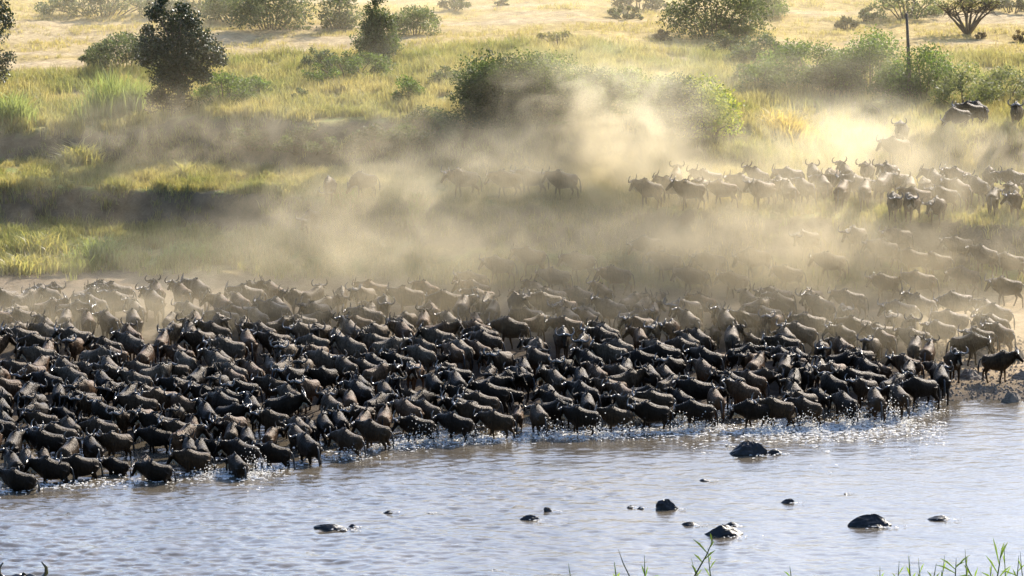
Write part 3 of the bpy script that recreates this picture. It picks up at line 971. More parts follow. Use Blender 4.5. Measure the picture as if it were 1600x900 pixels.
# animals the photograph singles out
add(1556, 598, -12, 3, 'dark brown', 1.0, 'beach', 'lone wildebeest standing on the sandy shore right of the herd, facing right')
add(1508, 572, -8, 6, 'blackish', 1.06, 'beach', 'dark wildebeest striding out of the right end of the herd, head low')
add(1268, 540, 176, 8, 'grey-brown', 1.05, 'beach', 'wildebeest bounding leftward with hind legs kicked out behind the herd')
add(1160, 590, 4, 0, 'blackish', 1.05, 'beach', 'black wildebeest standing side-on facing right inside the herd')
add(1040, 592, 172, 6, 'blackish', 1.1, 'beach', 'big black humped wildebeest side-on facing left in mid herd')
add(1228, 575, 178, 0, 'dark brown', 1.05, 'beach', 'dark wildebeest side-on just in front of the bounding one')
add(704, 505, 178, 6, 'dark brown', 1.08, 'beach', 'bulky wildebeest side-on facing left at the dusty rear centre')
add(640, 497, 176, 0, 'grey-brown', 1.05, 'beach', 'pale dusty wildebeest side-on left of the bulky rear one')
add(185, 492, 176, 0, 'grey-brown', 1.08, 'beach', 'rearmost side-on wildebeest at the far left, back to the bank')
add(390, 496, 177, 0, 'grey-brown', 1.08, 'beach', 'rearmost side-on wildebeest below the dark tree')
add(1340, 545, 172, 0, 'dark brown', 1.05, 'beach', 'wildebeest side-on facing left in dust behind the right end')
add(1548, 545, 130, 3, 'grey-brown', 1.0, 'beach', 'dusty wildebeest walking away behind the lone shore animal')
add(1490, 535, 176, 0, 'grey-brown', 1.05, 'beach', 'dust-veiled wildebeest facing left behind the right end of the herd')
add(1410, 520, 178, 1, 'grey-brown', 1.05, 'beach', 'dust-veiled wildebeest side-on above the right end of the herd')
# terrace and banks
add(515, 318, 262, 7, 'grey-brown', .95, 'terrace', 'wildebeest seen head-on with lowered head at the left terrace edge')
add(571, 309, 190, 7, 'dark brown', .9, 'terrace', 'slim brown antelope with lowered head facing left on the terrace')
add(726, 310, 180, 1, 'grey-brown', 1.04, 'terrace', 'wildebeest walking left at the front of the terrace file')
add(794, 311, 182, 9, 'dark brown', 1.0, 'terrace', 'second wildebeest of the terrace file, walking left')
add(832, 308, 172, 1, 'grey-brown', 1.0, 'terrace', 'third wildebeest of the terrace file, half hidden')
add(882, 312, 180, 2, 'grey-brown', 1.0, 'terrace', 'last wildebeest of the terrace file, faint in dust')
add(488, 372, 245, 6, 'grey-brown', 1.0, 'bank', 'lone wildebeest climbing down the bank below the head-on one')
add(1016, 326, 150, 0, 'grey-brown', 1.0, 'terrace', 'pale wildebeest in bright dust at the left end of the terrace herd')
add(832, 432, 172, 0, 'dark brown', 1.0, 'bank', 'wildebeest coming down the dusty bank below the terrace file')
add(783, 444, 176, 1, 'grey-brown', .95, 'bank', 'faint wildebeest on the dusty bank left of the pair below the terrace')
add(908, 440, 180, 9, 'grey-brown', 1.0, 'bank', 'faint wildebeest on the dusty bank right of the pair below the terrace')
add(1044, 440, 168, 2, 'dark brown', 1.0, 'bank', 'wildebeest low on the dusty bank above the herd, head turned')
add(1112, 440, 178, 1, 'grey-brown', 1.0, 'bank', 'wildebeest side-on halfway up the dusty bank')
add(1182, 436, 196, 6, 'dark brown', 1.06, 'bank', 'dark wildebeest leaping down the bank with its tail raised')
add(1382, 420, 170, 1, 'grey-brown', 1.0, 'bank', 'faint wildebeest on the right bank below the terrace crowd')
add(1465, 440, 176, 9, 'dark brown', 1.0, 'bank', 'wildebeest walking left on the dusty right bank')
add(1540, 430, 140, 0, 'grey-brown', 1.0, 'bank', 'wildebeest climbing away on the dusty right bank')
add(1440, 470, 176, 0, 'grey-brown', 1.0, 'bank', 'dust-hidden wildebeest at the foot of the right bank')
add(1330, 500, 176, 2, 'grey-brown', 1.0, 'bank', 'dust-hidden wildebeest facing left at the bank foot left of right end')
add(1498, 208, 196, 7, 'dark brown', .92, 'mound', 'dark wildebeest grazing at the front of the group on the right mound')
add(1518, 201, 186, 0, 'dark brown', .94, 'mound', 'wildebeest standing behind the grazer on the right mound')
add(1530, 198, 120, 1, 'dark brown', .9, 'mound', 'rear wildebeest of the mound group, turned away')
add(1588, 203, 258, 3, 'grey-brown', 1.0, 'mound', 'wildebeest facing the river at the right edge of the mound')
add(1408, 232, 255, 3, 'grey-brown', 1.0, 'gully', 'dust-veiled wildebeest coming down the gully head-on')
add(1402, 258, 200, 0, 'grey-brown', 1.0, 'gully', 'faint wildebeest at the gully mouth in thick dust')
# terrace crowd on the right
random.seed(21)
for px, fy, hd, lab in [(965, 462, 175, 'faint wildebeest at the bank foot below the dust plume'), (1015, 415, 205, 'faint wildebeest trotting down the bank under the plume'), (1085, 462, 182, 'dust-veiled wildebeest at the bank foot left of the leaping one'),
     (1150, 468, 160, 'dust-veiled wildebeest at the bank foot under the leaping one'), (1235, 458, 180, 'faint wildebeest at the bank foot right of the leaping one'), (1262, 405, 215, 'wildebeest descending the bank below the terrace crowd, nose down'),
     (1300, 440, 178, 'faint wildebeest halfway down the bank below the terrace crowd'), (1338, 398, 230, 'wildebeest stepping off the terrace onto the bank'), (1405, 398, 200, 'faint wildebeest just under the right terrace crowd'),
     (1430, 436, 172, 'faint wildebeest crossing the middle of the right bank'), (1500, 412, 190, 'faint wildebeest high on the right bank'), (1510, 462, 150, 'dust-veiled wildebeest turned away low on the right bank'),
     (1580, 440, 176, 'faint wildebeest by the right edge halfway down the bank'), (1575, 480, 178, 'dust-veiled wildebeest by the right edge at the bank foot'), (1385, 470, 185, 'dust-veiled wildebeest at the bank foot below the bare pole'),
     (870, 462, 178, 'faint wildebeest at the bank foot below the terrace file'), (742, 468, 170, 'faint wildebeest at the bank foot left of the plume')]:
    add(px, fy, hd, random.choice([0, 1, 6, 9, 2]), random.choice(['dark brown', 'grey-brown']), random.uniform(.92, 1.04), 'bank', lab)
TCR = [(1045,322),(1075,326),(1098,322),(1130,327),(1165,318),(1188,326),(1220,320),(1233,330),(1262,325),(1290,318),(1312,326),(1340,316),(1356,330),(1378,318),
       (1395,344),(1418,346),(1440,340),(1446,320),(1462,350),(1480,332),(1502,325),(1520,334),(1535,322),(1552,336),(1578,326),(1584,340),(1604,336),
       (1110,310),(1180,306),(1240,305),(1275,300),(1320,302),(1350,296),(1385,300),(1400,312),(1460,306),(1500,308),(1545,308),(1590,310),(1060,308),(1300,308),(1420,318)]
for px, fy in TCR:
    for _ in range(12):
        hd = random.choice([180, 165, 140, 100, 260, 200, 120, 240, 60, 90]) + random.uniform(-15, 15)
        q = hit(px + random.uniform(-6, 6), fy + random.uniform(-3, 3))
        if seg_ok(q[0], q[1], hd, .40): break
    else:
        continue
    add_at(q[0], q[1], hd, random.choice([0, 1, 2, 3, 4, 5, 9]), random.choice(['grey-brown', 'dark brown', 'grey-brown', 'reddish-brown']), random.uniform(.94, 1.04), 'terrace')
N_SPECIAL = len(PEOPLE)

# the packed herd: front line (photo x -> where the last row meets the water) and rear limit
FL_X = [-80, 0, 60, 250, 370, 480, 600, 760, 880, 1000, 1150, 1280, 1400, 1460, 1492, 1500]
FL_Y = [775, 766, 758, 748, 740, 718, 690, 682, 676, 670, 664, 662, 650, 628, 600, 560]
random.seed(33)
tries = 0
herd_n = 0
while tries < 90000 and herd_n < 440:
    tries += 1
    x = random.uniform(-24.5, 22); y = random.uniform(192, 231.5)
    zz = ground_z(x, y)
    px, py, _ = project(x, y, max(zz, 0))
    if px < -70 or px > 1640: continue
    fl = np.interp(px, FL_X, FL_Y)
    if px > 1500:
        if not (500 < py < 560 and random.random() < .25): continue
    elif py > fl - 6: continue
    rear = np.interp(px, [0, 300, 700, 900, 1100, 1300, 1500, 1600], [478, 485, 486, 486, 492, 496, 505, 510])
    if py < rear: continue
    d = (fl - py) / (fl - rear)
    dens = 1.0 if d < .5 else (.8 if d < .8 else .6)
    if 1170 < px < 1420 and 500 < py < 575: dens *= .25
    dens *= .35 + 1.1 * float(sstep(.32, .55, fbm(np.array([x * .22]), np.array([y * .22]), 91, 2))[0])
    if random.random() > dens: continue
    r_ = random.random()
    hd = (random.gauss(176, 12) if r_ < .17 else random.gauss(140, 14) if r_ < .42 else random.gauss(108, 16) if r_ < .62 else random.gauss(58, 18) if r_ < .71 else random.gauss(228, 16) if r_ < .84 else random.gauss(268, 18) if r_ < .93 else random.gauss(0, 22))
    gap = .40 if d < .5 else (.46 if d < .8 else .56)
    if not seg_ok(x, y, hd, gap): continue
    wet = zz < .05
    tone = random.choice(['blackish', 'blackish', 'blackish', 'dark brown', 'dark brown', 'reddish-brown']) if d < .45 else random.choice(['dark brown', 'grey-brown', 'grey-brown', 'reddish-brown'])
    v = random.choice([0, 1, 2, 3, 3, 4, 5, 6, 9, 3])
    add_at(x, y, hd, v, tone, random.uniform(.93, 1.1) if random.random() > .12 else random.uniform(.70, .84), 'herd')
    PEOPLE[-1]['d'] = d
    herd_n += 1
print('herd', herd_n, 'all', len(PEOPLE), 'tries', tries)

# how much of each one shows: ellipses painted far to near
buf = np.full((900, 1600), -1, int)
order = sorted(range(len(PEOPLE)), key=lambda i: -PEOPLE[i]['y'])
for i in order:
    a = PEOPLE[i]
    px, py, dep = project(a['x'], a['y'], a['z'] + .72)
    s_ = FPX / dep * a['size']
    rx = s_ * (.33 + .62 * abs(math.cos(math.radians(a['h'])))); ry = s_ * .68
    x0, x1, y0, y1 = int(px - rx), int(px + rx) + 1, int(py - ry), int(py + ry) + 1
    X, Y = np.meshgrid(np.arange(max(0, x0), min(1600, x1)), np.arange(max(0, y0), min(900, y1)))
    if X.size == 0: continue
    m_ = ((X - px) / rx) ** 2 + ((Y - py) / ry) ** 2 < 1
    buf[Y[m_], X[m_]] = i
    a['px'], a['py'] = px, py
cnt = np.bincount(buf[buf >= 0].ravel(), minlength=len(PEOPLE))
rank = sorted(range(len(PEOPLE)), key=lambda i: -(cnt[i] + (1e6 if PEOPLE[i]['label'] else 0)))
single = [i for i in rank[:298] if cnt[i] > 0]
mass = [i for i in rank[298:] if cnt[i] > 0]
print('singles', len(single), 'mass', len(mass), 'smallest single', cnt[single[-1]])

# labels: look, facing, row, landmark; those still alike are told apart by their order from the left
def facing(a):
    h = a['h'] % 360
    if h < 40 or h > 320: return 'facing right'
    if h < 75: return 'angled away rightward'
    if h < 112: return 'seen from behind'
    if h < 152: return 'angled away leftward'
    if h < 212: return 'facing left'
    if h < 240: return 'angled riverward'
    return 'facing the river'
def where(a):
    if a['zone'] == 'front': return 'wading in front row'
    if a['zone'] == 'terrace': return 'on the grass terrace'
    d = a.get('d', .5)
    return 'behind the front row' if d < .28 else 'mid herd' if d < .55 else 'in the upper rows' if d < .8 else 'in the dusty rear'
def mark(a):
    px = a['px']
    for lim, t in ((170, 'at left end'), (385, 'below dark tree'), (680, 'below pointed tree'), (930, 'below big thicket'),
                   (1080, 'left of biggest rock'), (1230, 'behind biggest rock'), (1400, 'left of bare pole')):
        if px < lim: return t
    return 'at right end'
ORD = ['leftmost', 'second from left', 'third from left', 'fourth from left', 'fifth from left', 'sixth from left', 'seventh from left', 'eighth from left', 'ninth from left']
groups = {}
for i in single:
    a = PEOPLE[i]
    if not a['label']:
        groups.setdefault(f"{a['tone']} wildebeest {facing(a)} {where(a)} {mark(a)}".replace('grey-brown wildebeest angled away', 'grey-brown wildebeest turned'), []).append(i)
for lab, ids in groups.items():
    ids.sort(key=lambda i: PEOPLE[i]['px'])
    for k, i in enumerate(ids):
        PEOPLE[i]['label'] = lab if len(ids) == 1 else f"{lab}, {ORD[min(k, 8)]}"
GRP = {'front': 'wildebeest wading along the front of the herd', 'terrace': 'wildebeest on the grass terrace', 'bank': 'wildebeest coming down the dusty bank',
       'mound': 'wildebeest on the right mound', 'gully': 'wildebeest in the gully dust', 'beach': 'wildebeest of the packed herd', 'herd': 'wildebeest of the packed herd'}
for i in single:
    a = PEOPLE[i]
    o = place(a['v'], (a['x'], a['y'], a['z']), a['h'], a['size'], TONES[a['tone']])
    nm = 'antelope' if 'antelope' in a['label'] else 'wildebeest'
    o.name = nm
    tag(o, a['label'], nm, GRP[a['zone']])

# those hidden deepest in the press, as one mass
def mesh_arr(me):
    n = len(me.vertices); co = np.empty(n * 3); me.vertices.foreach_get('co', co)
    me.calc_loop_triangles()
    t = np.empty(len(me.loop_triangles) * 3, np.int32); me.loop_triangles.foreach_get('vertices', t)
    c = np.empty(n * 4, np.float32); me.color_attributes['tint'].data.foreach_get('color', c)
    return co.reshape(-1, 3), t.reshape(-1, 3), c.reshape(-1, 4)[:, :3]
ARR = {v: [(k, mesh_arr(m)) for k, m in (('body', VAR[v]['body']), ('h', VAR[v]['horns'][0]), ('h', VAR[v]['horns'][1]), ('mane', VAR[v]['mane']), ('tail', VAR[v]['tail']))] for v in range(V_LEN)}
mbm = MB()
for i in mass:
    a = PEOPLE[i]
    th = math.radians(a['h']); c, s_ = math.cos(th), math.sin(th)
    Rm = np.array([[c, -s_, 0], [s_, c, 0], [0, 0, 1]])
    for k, (co, t, cc) in ARR[a['v']]:
        tn = np.array(TONES[a['tone']]) if k == 'body' else np.ones(3)
        mbm.add((co * a['size'] * np.array([.91, 1.04, 1.02])) @ Rm.T + np.array([a['x'], a['y'], a['z']]), None, t, cc * tn)
if mass:
    mo = obj('wildebeest_crowd', mbm.mesh('wildebeest_crowd', [M_HIDE]))
    mo.color = (1, 1, 1, 1)
    mo['kind'] = 'stuff'
    mo['label'] = 'rest of the wildebeest half hidden inside the packed herd'

# one more on the viewer's own bank: only its horns rise into the picture
p0 = np.array([(14 - 800) / FPX, 0, 0])
yb = 82.0
r = ray(36, 872); t_ = yb / r[1]
hx, hz = r[0] * t_, CAM_H + r[2] * t_
o = place(3, (hx, yb - .9, hz - 1.40), 88, 1.0, TONES['blackish'])
zb = ground_z(hx, yb - .9)
o.location.z = hz - 1.78
o.name = 'wildebeest'
tag(o, 'wildebeest on the near bank showing only its horns at bottom left', 'wildebeest')

# ------------------------------------------------------------------ rocks
def rock_mesh(W, H, D, seed, angular=.35, mats=None):
    r = np.random.default_rng(seed)
    nu, nv = 22, 9
    V, Q = [], []
    ox, oy = r.uniform(-.32, .32), r.uniform(-.2, .2)
    cut = [(r.uniform(0, 6.28), r.uniform(.25, .8), r.uniform(.62, .85)) for _ in range(7)]
    for j in range(nv):
        b = -.30 + (math.pi / 2 + .30) * j / (nv - 1)
        for i in range(nu):
            a = 2 * math.pi * i / nu
            d = np.array([math.cos(a) * math.cos(b), math.sin(a) * math.cos(b), math.sin(b)])
            k = 1.0
            for ca, el, dist in cut:      # broken faces
                n_ = np.array([math.cos(ca) * math.cos(el), math.sin(ca) * math.cos(el), math.sin(el)])
                q = d @ n_
                if q > 1e-3: k = min(k, dist / q)
            k *= 1 + angular * .35 * (r.uniform() - .5)
            up = max(0, math.sin(b))
            V.append((W / 2 * (d[0] * k + ox * up), D / 2 * (d[1] * k + oy * up), H * d[2] * k))
    for j in range(nv - 1):
        for i in range(nu):
            i2 = (i + 1) % nu
            Q.append((j * nu + i, j * nu + i2, (j + 1) * nu + i2, (j + 1) * nu + i))
    return mesh_np('rock', np.array(V), Q, None, np.ones((len(V), 3)), False, mats or [M_ROCK])

ROCKS = [
 (1166, 713, 58, 30, .4, 'biggest black rock in the river, humped, just off the herd'),
 (1211, 711, 30, 12, .4, 'low black rock touching the right foot of the biggest rock'),
 (1136, 698, 10, 6, .4, 'tiny black rock left of the biggest rock'),
 (1045, 797, 34, 24, .5, 'blocky upright black rock in mid river'),
 (985, 795, 14, 7, .4, 'small left rock of a low pair beside the blocky rock'),
 (1000, 796, 12, 6, .4, 'small right rock of a low pair beside the blocky rock'),
 (858, 801, 19, 12, .5, 'small pointed black rock left of mid river'),
 (828, 815, 29, 13, .4, 'rounded black rock just below the small pointed one'),
 (605, 803, 18, 7, .4, 'small flat black rock farthest left in mid river'),
 (521, 829, 56, 12, .4, 'long low black rock lying at left of the river'),
 (550, 826, 18, 9, .4, 'small rock against the right tip of the long low rock'),
 (1079, 823, 28, 10, .35, 'low black rock left of the round boulder near the grass'),
 (1130, 840, 58, 27, .35, 'round dark boulder behind the tallest foreground grass stem'),
 (1143, 824, 24, 11, .35, 'small mossy rock behind the round boulder'),
 (1231, 788, 22, 11, .5, 'small split black rock right of mid river'),
 (1358, 825, 62, 26, .5, 'layered black rock alone at right of the river'),
 (1364, 826, 40, 8, .4, 'flat slab at the foot of the layered rock'),
 (1466, 814, 42, 10, .35, 'long smooth black rock rightmost in the river'),
 (770, 894, 18, 5, .4, 'small flat rock at the bottom edge of the river'),
 (1104, 753, 20, 6, .35, 'barely showing rock between the biggest and the blocky rock'),
 (1321, 773, 9, 4, .35, 'tiny rock tip above the layered rock'),
 (672, 804, 12, 4, .35, 'tiny rock tip right of the small flat rock'),
]
ROCK_AT = []
for i, (px, by, w, h, ang, lab) in enumerate(ROCKS):
    p = on_water(px, by - 1)
    s_ = scale_at(p)
    o = obj('river_rock', rock_mesh(w / s_ * 1.15, h / s_ * .70, max(.25, w / s_ * .6), 300 + i, ang), None, (p[0], p[1] + w / s_ * .2, -.03))
    o.rotation_euler = (0, 0, 0)
    tag(o, lab, 'rock', 'rocks standing in the river')
    ROCK_AT.append((p[0], p[1], w / s_))
SHORE = [(1580, 628, 34, 16, 'brown boulder at the water line under the right edge'), (1588, 560, 30, 14, 'pale brown stone on the shore right of the lone wildebeest'),
         (1520, 590, 50, 14, 'flat muddy stone on the shore left of the lone wildebeest'), (1600, 590, 40, 12, 'low stone on the shore at the right edge'), (1530, 556, 18, 8, 'small stone above the lone wildebeest')]
for i, (px, by, w, h, lab) in enumerate(SHORE):
    p = hit(px, by); s_ = scale_at(p)
    o = obj('shore_rock', rock_mesh(w / s_, h / s_, w / s_ * .8, 500 + i, .4, [M_DRYROCK]), None, (p[0], p[1] + .1, p[2] - .03))
    tag(o, lab, 'rock', 'stones on the right shore')
# pebbles and clods on the sandy shore
mb = MB()
tet = np.array([(1, 0, -.3), (-.5, .87, -.3), (-.5, -.87, -.3), (0, 0, .8), (.5, .5, .4), (-.6, 0, .4)], float)
tt = [(0, 1, 4), (1, 3, 4), (3, 0, 4), (1, 2, 5), (2, 3, 5), (3, 1, 5), (2, 0, 3), (0, 2, 1)]
for i in range(1500):
    px, py = random.uniform(1450, 1640), random.uniform(540, 622)
    r = ray(px, py); y_ = dist_at(py, .15); x_ = r[0] * y_ / r[1]
    s_ = random.uniform(.02, .10)
    mb.add(tet * s_ * rng.uniform(.6, 1.3, (6, 3)) + np.array([x_, y_, ground_z(x_, y_) + s_ * .1]), None, tt)
o = obj('pebbles', mb.mesh('pebbles', [M_DRYROCK], False))
o['kind'] = 'stuff'; o['label'] = 'pebbles and clods strewn on the sandy shore'

# ------------------------------------------------------------------ splashes and foam along the wading front
octV = np.array([(1, 0, 0), (-1, 0, 0), (0, 1, 0), (0, -1, 0), (0, 0, 1), (0, 0, -1)], float)
octT = np.array([(0, 2, 4), (2, 1, 4), (1, 3, 4), (3, 0, 4), (2, 0, 5), (1, 2, 5), (3, 1, 5), (0, 3, 5)])
sp, fo = MB(), MB()
def drop(x, y, z, s):
    sp.add(octV * s * rng.uniform(.6, 1.5, 3) + np.array([x, y, z]), None, octT)
def foam_glint_patch(x, y, lx, ly):
    n = 9
    a = np.arange(n) * 2 * math.pi / n
    k = rng.uniform(.45, 1.2, n)
    V = np.stack([x + np.cos(a) * lx * k, y + np.sin(a) * ly * k, rng.uniform(.035, .07, n)], -1)
    V = np.concatenate([V, [[x, y, .075]]])
    fo.add(V, None, [(i, (i + 1) % n, n) for i in range(n)])
AMT = np.interp
for px0 in np.arange(-10, 1500, 3.0):
    fl = np.interp(px0, FL_X, FL_Y)
    am = np.interp(px0, [0, 90, 240, 330, 380, 480, 600, 700, 860, 960, 1080, 1200, 1300, 1400, 1490], [.5, .5, .3, .4, 1.0, .5, .5, .7, .8, .8, .9, .9, 1.4, 1.2, .4])
    for _ in range(int(6 * am + rng.uniform())):
        p = on_water(px0 + rng.normal(0, 5), fl + 4 + rng.normal(0, 4) + (rng.exponential(9) if am > .85 else 0))
        foam_glint_patch(p[0], p[1], rng.uniform(.02, .13) * (.6 + am * .5), rng.uniform(.02, .06))
    for _ in range(int(1.6 * am + rng.uniform())):
        p = on_water(px0 + rng.normal(0, 5), fl + 2 + rng.normal(0, 5))
        drop(p[0], p[1] + rng.normal(0, .2), abs(rng.normal(0, .22)) * (.5 + am * .6), rng.uniform(.012, .034))
SPL = [(398, 742, 60, 1.0), (1330, 668, 70, .9), (1395, 662, 60, 1.0), (1260, 672, 50, .8), (860, 684, 50, .7), (655, 694, 50, .9), (690, 690, 60, .6), (1060, 674, 50, .8),
       (1100, 668, 50, .8), (980, 680, 40, .7), (1350, 660, 50, 1.0), (1440, 645, 30, .6), (335, 742, 40, .5), (740, 690, 60, .6), (930, 684, 50, .8), (1200, 676, 60, .7), (620, 700, 40, .5), (550, 715, 40, .5)]
for px0, fy, n, hh in SPL:
    p = on_water(px0, fy)
    for _ in range(n * 6):
        q = rng.normal(0, .5); drop(p[0] + q, p[1] - abs(rng.normal(0, .35)), abs(rng.normal(0, .48)) * hh * math.exp(-q * q * 1.5), rng.uniform(.008, .03))
    for _ in range(n):
        foam_glint_patch(p[0] + rng.normal(0, .7), p[1] + rng.normal(0, .45), rng.uniform(.02, .13), rng.uniform(.02, .06))
for rx, ry, rw in ROCK_AT:  # white patches put in as glints at each rock's right foot
    for _ in range(int(5 + rw * 8)):
        foam_glint_patch(rx + rw * rng.normal(.45, .22), ry - rng.uniform(0, .3) * rw, rng.uniform(.02, .09), rng.uniform(.012, .035))
# churned foam drifting to the right of the last animals
for _ in range(900):
    p = on_water(rng.uniform(1160, 1480), 0 + rng.normal(676, 9))
    foam_glint_patch(p[0], p[1], rng.uniform(.02, .13), rng.uniform(.015, .04))
o = obj('water_splash', sp.mesh('water_splash', [M_FOAM])); o['kind'] = 'stuff'; o['label'] = 'white drops thrown up round the wading legs'
o = obj('foam', fo.mesh('foam', [M_FOAM])); o['kind'] = 'stuff'; o['label'] = 'white foam along the front of the herd and glint patches by the rocks'

# ------------------------------------------------------------------ foreground reeds on the viewer's bank
def reed(px, tip_y, lean, leaves, label, dist=168.0, seed=0, thick=.022, green=(.10, .17, .03)):
    r = random.Random(seed)
    ry = ray(px, 900)
    x0 = ry[0] / ry[1] * dist
    z0 = ground_z(x0, dist)
    rt = ray(px + lean, tip_y)
    tip = np.array([rt[0] / rt[1] * dist - x0, 0, CAM_H + rt[2] / rt[1] * dist - z0])
    root = tag(empty('reed_plant', (x0, dist, z0)), label, 'reed', 'reeds on the near bank')
    c = np.array(green)
    mb = MB()
    mb.tube([(0, 0, -.1), tip * .35 + np.array([-.03 * lean / 10, 0, 0]), tip * .7, tip], [thick, thick * .9, thick * .7, thick * .3], 6, c * .8)
    obj('stem', mb.mesh('stem', [M_GRASS]), root)
    for k, (f, a, ln) in enumerate(leaves):
        b = tip * f
        d = np.array([math.sin(math.radians(a)), r.uniform(-.3, .3), math.cos(math.radians(a))])
        m1 = b + d * ln * .55; e = b + d * ln + np.array([0, 0, -.12 * ln])
        w = thick * 1.15
        n_ = np.cross(d, [0, 1, 0]); n_ /= np.linalg.norm(n_)
        V = [b - n_ * w * .4, b + n_ * w * .4, m1 + n_ * w, m1 - n_ * w, e, b + np.array([0, .02, 0]), m1 + np.array([0, .03, 0])]
        lm = mesh_np('leaf', np.array(V), None, [(0, 6, 3), (0, 5, 6), (5, 1, 2), (5, 2, 6), (3, 6, 4), (6, 2, 4)], np.broadcast_to(c * r.uniform(.8, 1.5), (7, 3)), True, [M_GRASS])
        obj('leaf', lm, root)
reed(1078, 838, 38, [(.55, -38, .55), (.72, -42, .75), (.8, 28, .35), (.35, -30, .5), (.9, -8, .4), (.62, 46, .5)], 'tallest dark reed stem leaning right before the round boulder', 166, 1, .03, (.06, .09, .025))
reed(1008, 868, -1, [(.35, 62, .6), (.5, -14, .5), (.4, 12, .55), (.3, -60, .3)], 'short reed with one leaf sticking out right', 167, 2)
reed(992, 858, -26, [(.3, 20, .3)], 'single dark reed blade leaning left', 166, 3, .024, (.06, .08, .03))
reed(966, 878, -6, [(.4, -18, .4), (.5, 25, .3)], 'bright green reed blades at the left of the reeds', 167, 4, .03, (.22, .30, .06))
reed(896, 880, -8, [(.3, 20, .25)], 'lone low reed blade farthest left of the near bank', 167, 5)
reed(1112, 856, -6, [(.4, -30, .45), (.55, 30, .45), (.3, -55, .4), (.7, 15, .3)], 'slender reed just right of the tallest stem', 168, 6, .022, (.12, .17, .05))
reed(1096, 872, -16, [(.5, 30, .4), (.3, -25, .4)], 'low reed between the tallest and slender reeds', 166, 7, .02, (.16, .22, .05))
reed(1240, 884, -6, [(.5, 55, .4), (.6, -40, .4), (.4, 20, .4)], 'small forked reed low below the layered rock', 167, 8)
reed(1375, 884, 0, [(.4, -15, .4), (.5, 20, .4)], 'small reed tip below the layered rock', 167, 9, .02, (.14, .2, .05))
reed(1424, 868, -4, [(.3, 22, .5), (.5, -18, .4)], 'broad green reed blade left of the right reeds', 167, 10, .03, (.2, .28, .06))
reed(1492, 872, 2, [(.7, -48, .75), (.75, 46, .7), (.6, -60, .8), (.5, 75, .6), (.8, 62, .35)], 'reed with crossing leaves in the right reeds', 166, 11, .026, (.08, .12, .03))
reed(1556, 862, 8, [(.5, -30, .9), (.85, 22, .7), (.8, 8, .8), (.3, -48, .8), (.7, -12, 1.1), (.4, 40, .7)], 'tallest many-leaved reed near the right edge', 165, 12, .028, (.10, .15, .035))
reed(1530, 876, -22, [(.6, -30, .5), (.4, 15, .6)], 'reed blades leaning left before the right edge', 166, 13, .026, (.14, .2, .045))
reed(1588, 868, 4, [(.5, -65, .7), (.6, 40, .4), (.4, -20, .5)], 'rightmost reed at the picture edge', 167, 14, .024, (.10, .15, .035))
for k, (px_, ty, ln) in enumerate([(1402, 876, 3), (1440, 872, -5), (1470, 868, 6), (1512, 858, -4), (1545, 880, 5), (1572, 850, -3), (1600, 862, -6)]):
    reed(px_, ty, ln, [(.35, -22 + 9 * k, .5), (.6, 26 - 7 * k, .45), (.2, -40 + 12 * k, .4)],
         ['thin reed leftmost of the right reeds', 'thin pale reed second among the right reeds', 'thin reed left of the crossing-leaved reed', 'upright thin reed between the two big right reeds',
          'short reed at the foot of the tallest right reed', 'thin reed tip rising highest near the right corner', 'reed leaning in from the right edge'][k], 166 + k % 3 * .6, 30 + k, .02, (.12 + .02 * (k % 3), .17 + .03 * (k % 3), .045))
reed(1455, 880, 8, [(.5, -35, .4), (.4, 30, .5)], 'short reed left of the crossing-leaved reed', 167, 15, .022, (.12, .17, .04))

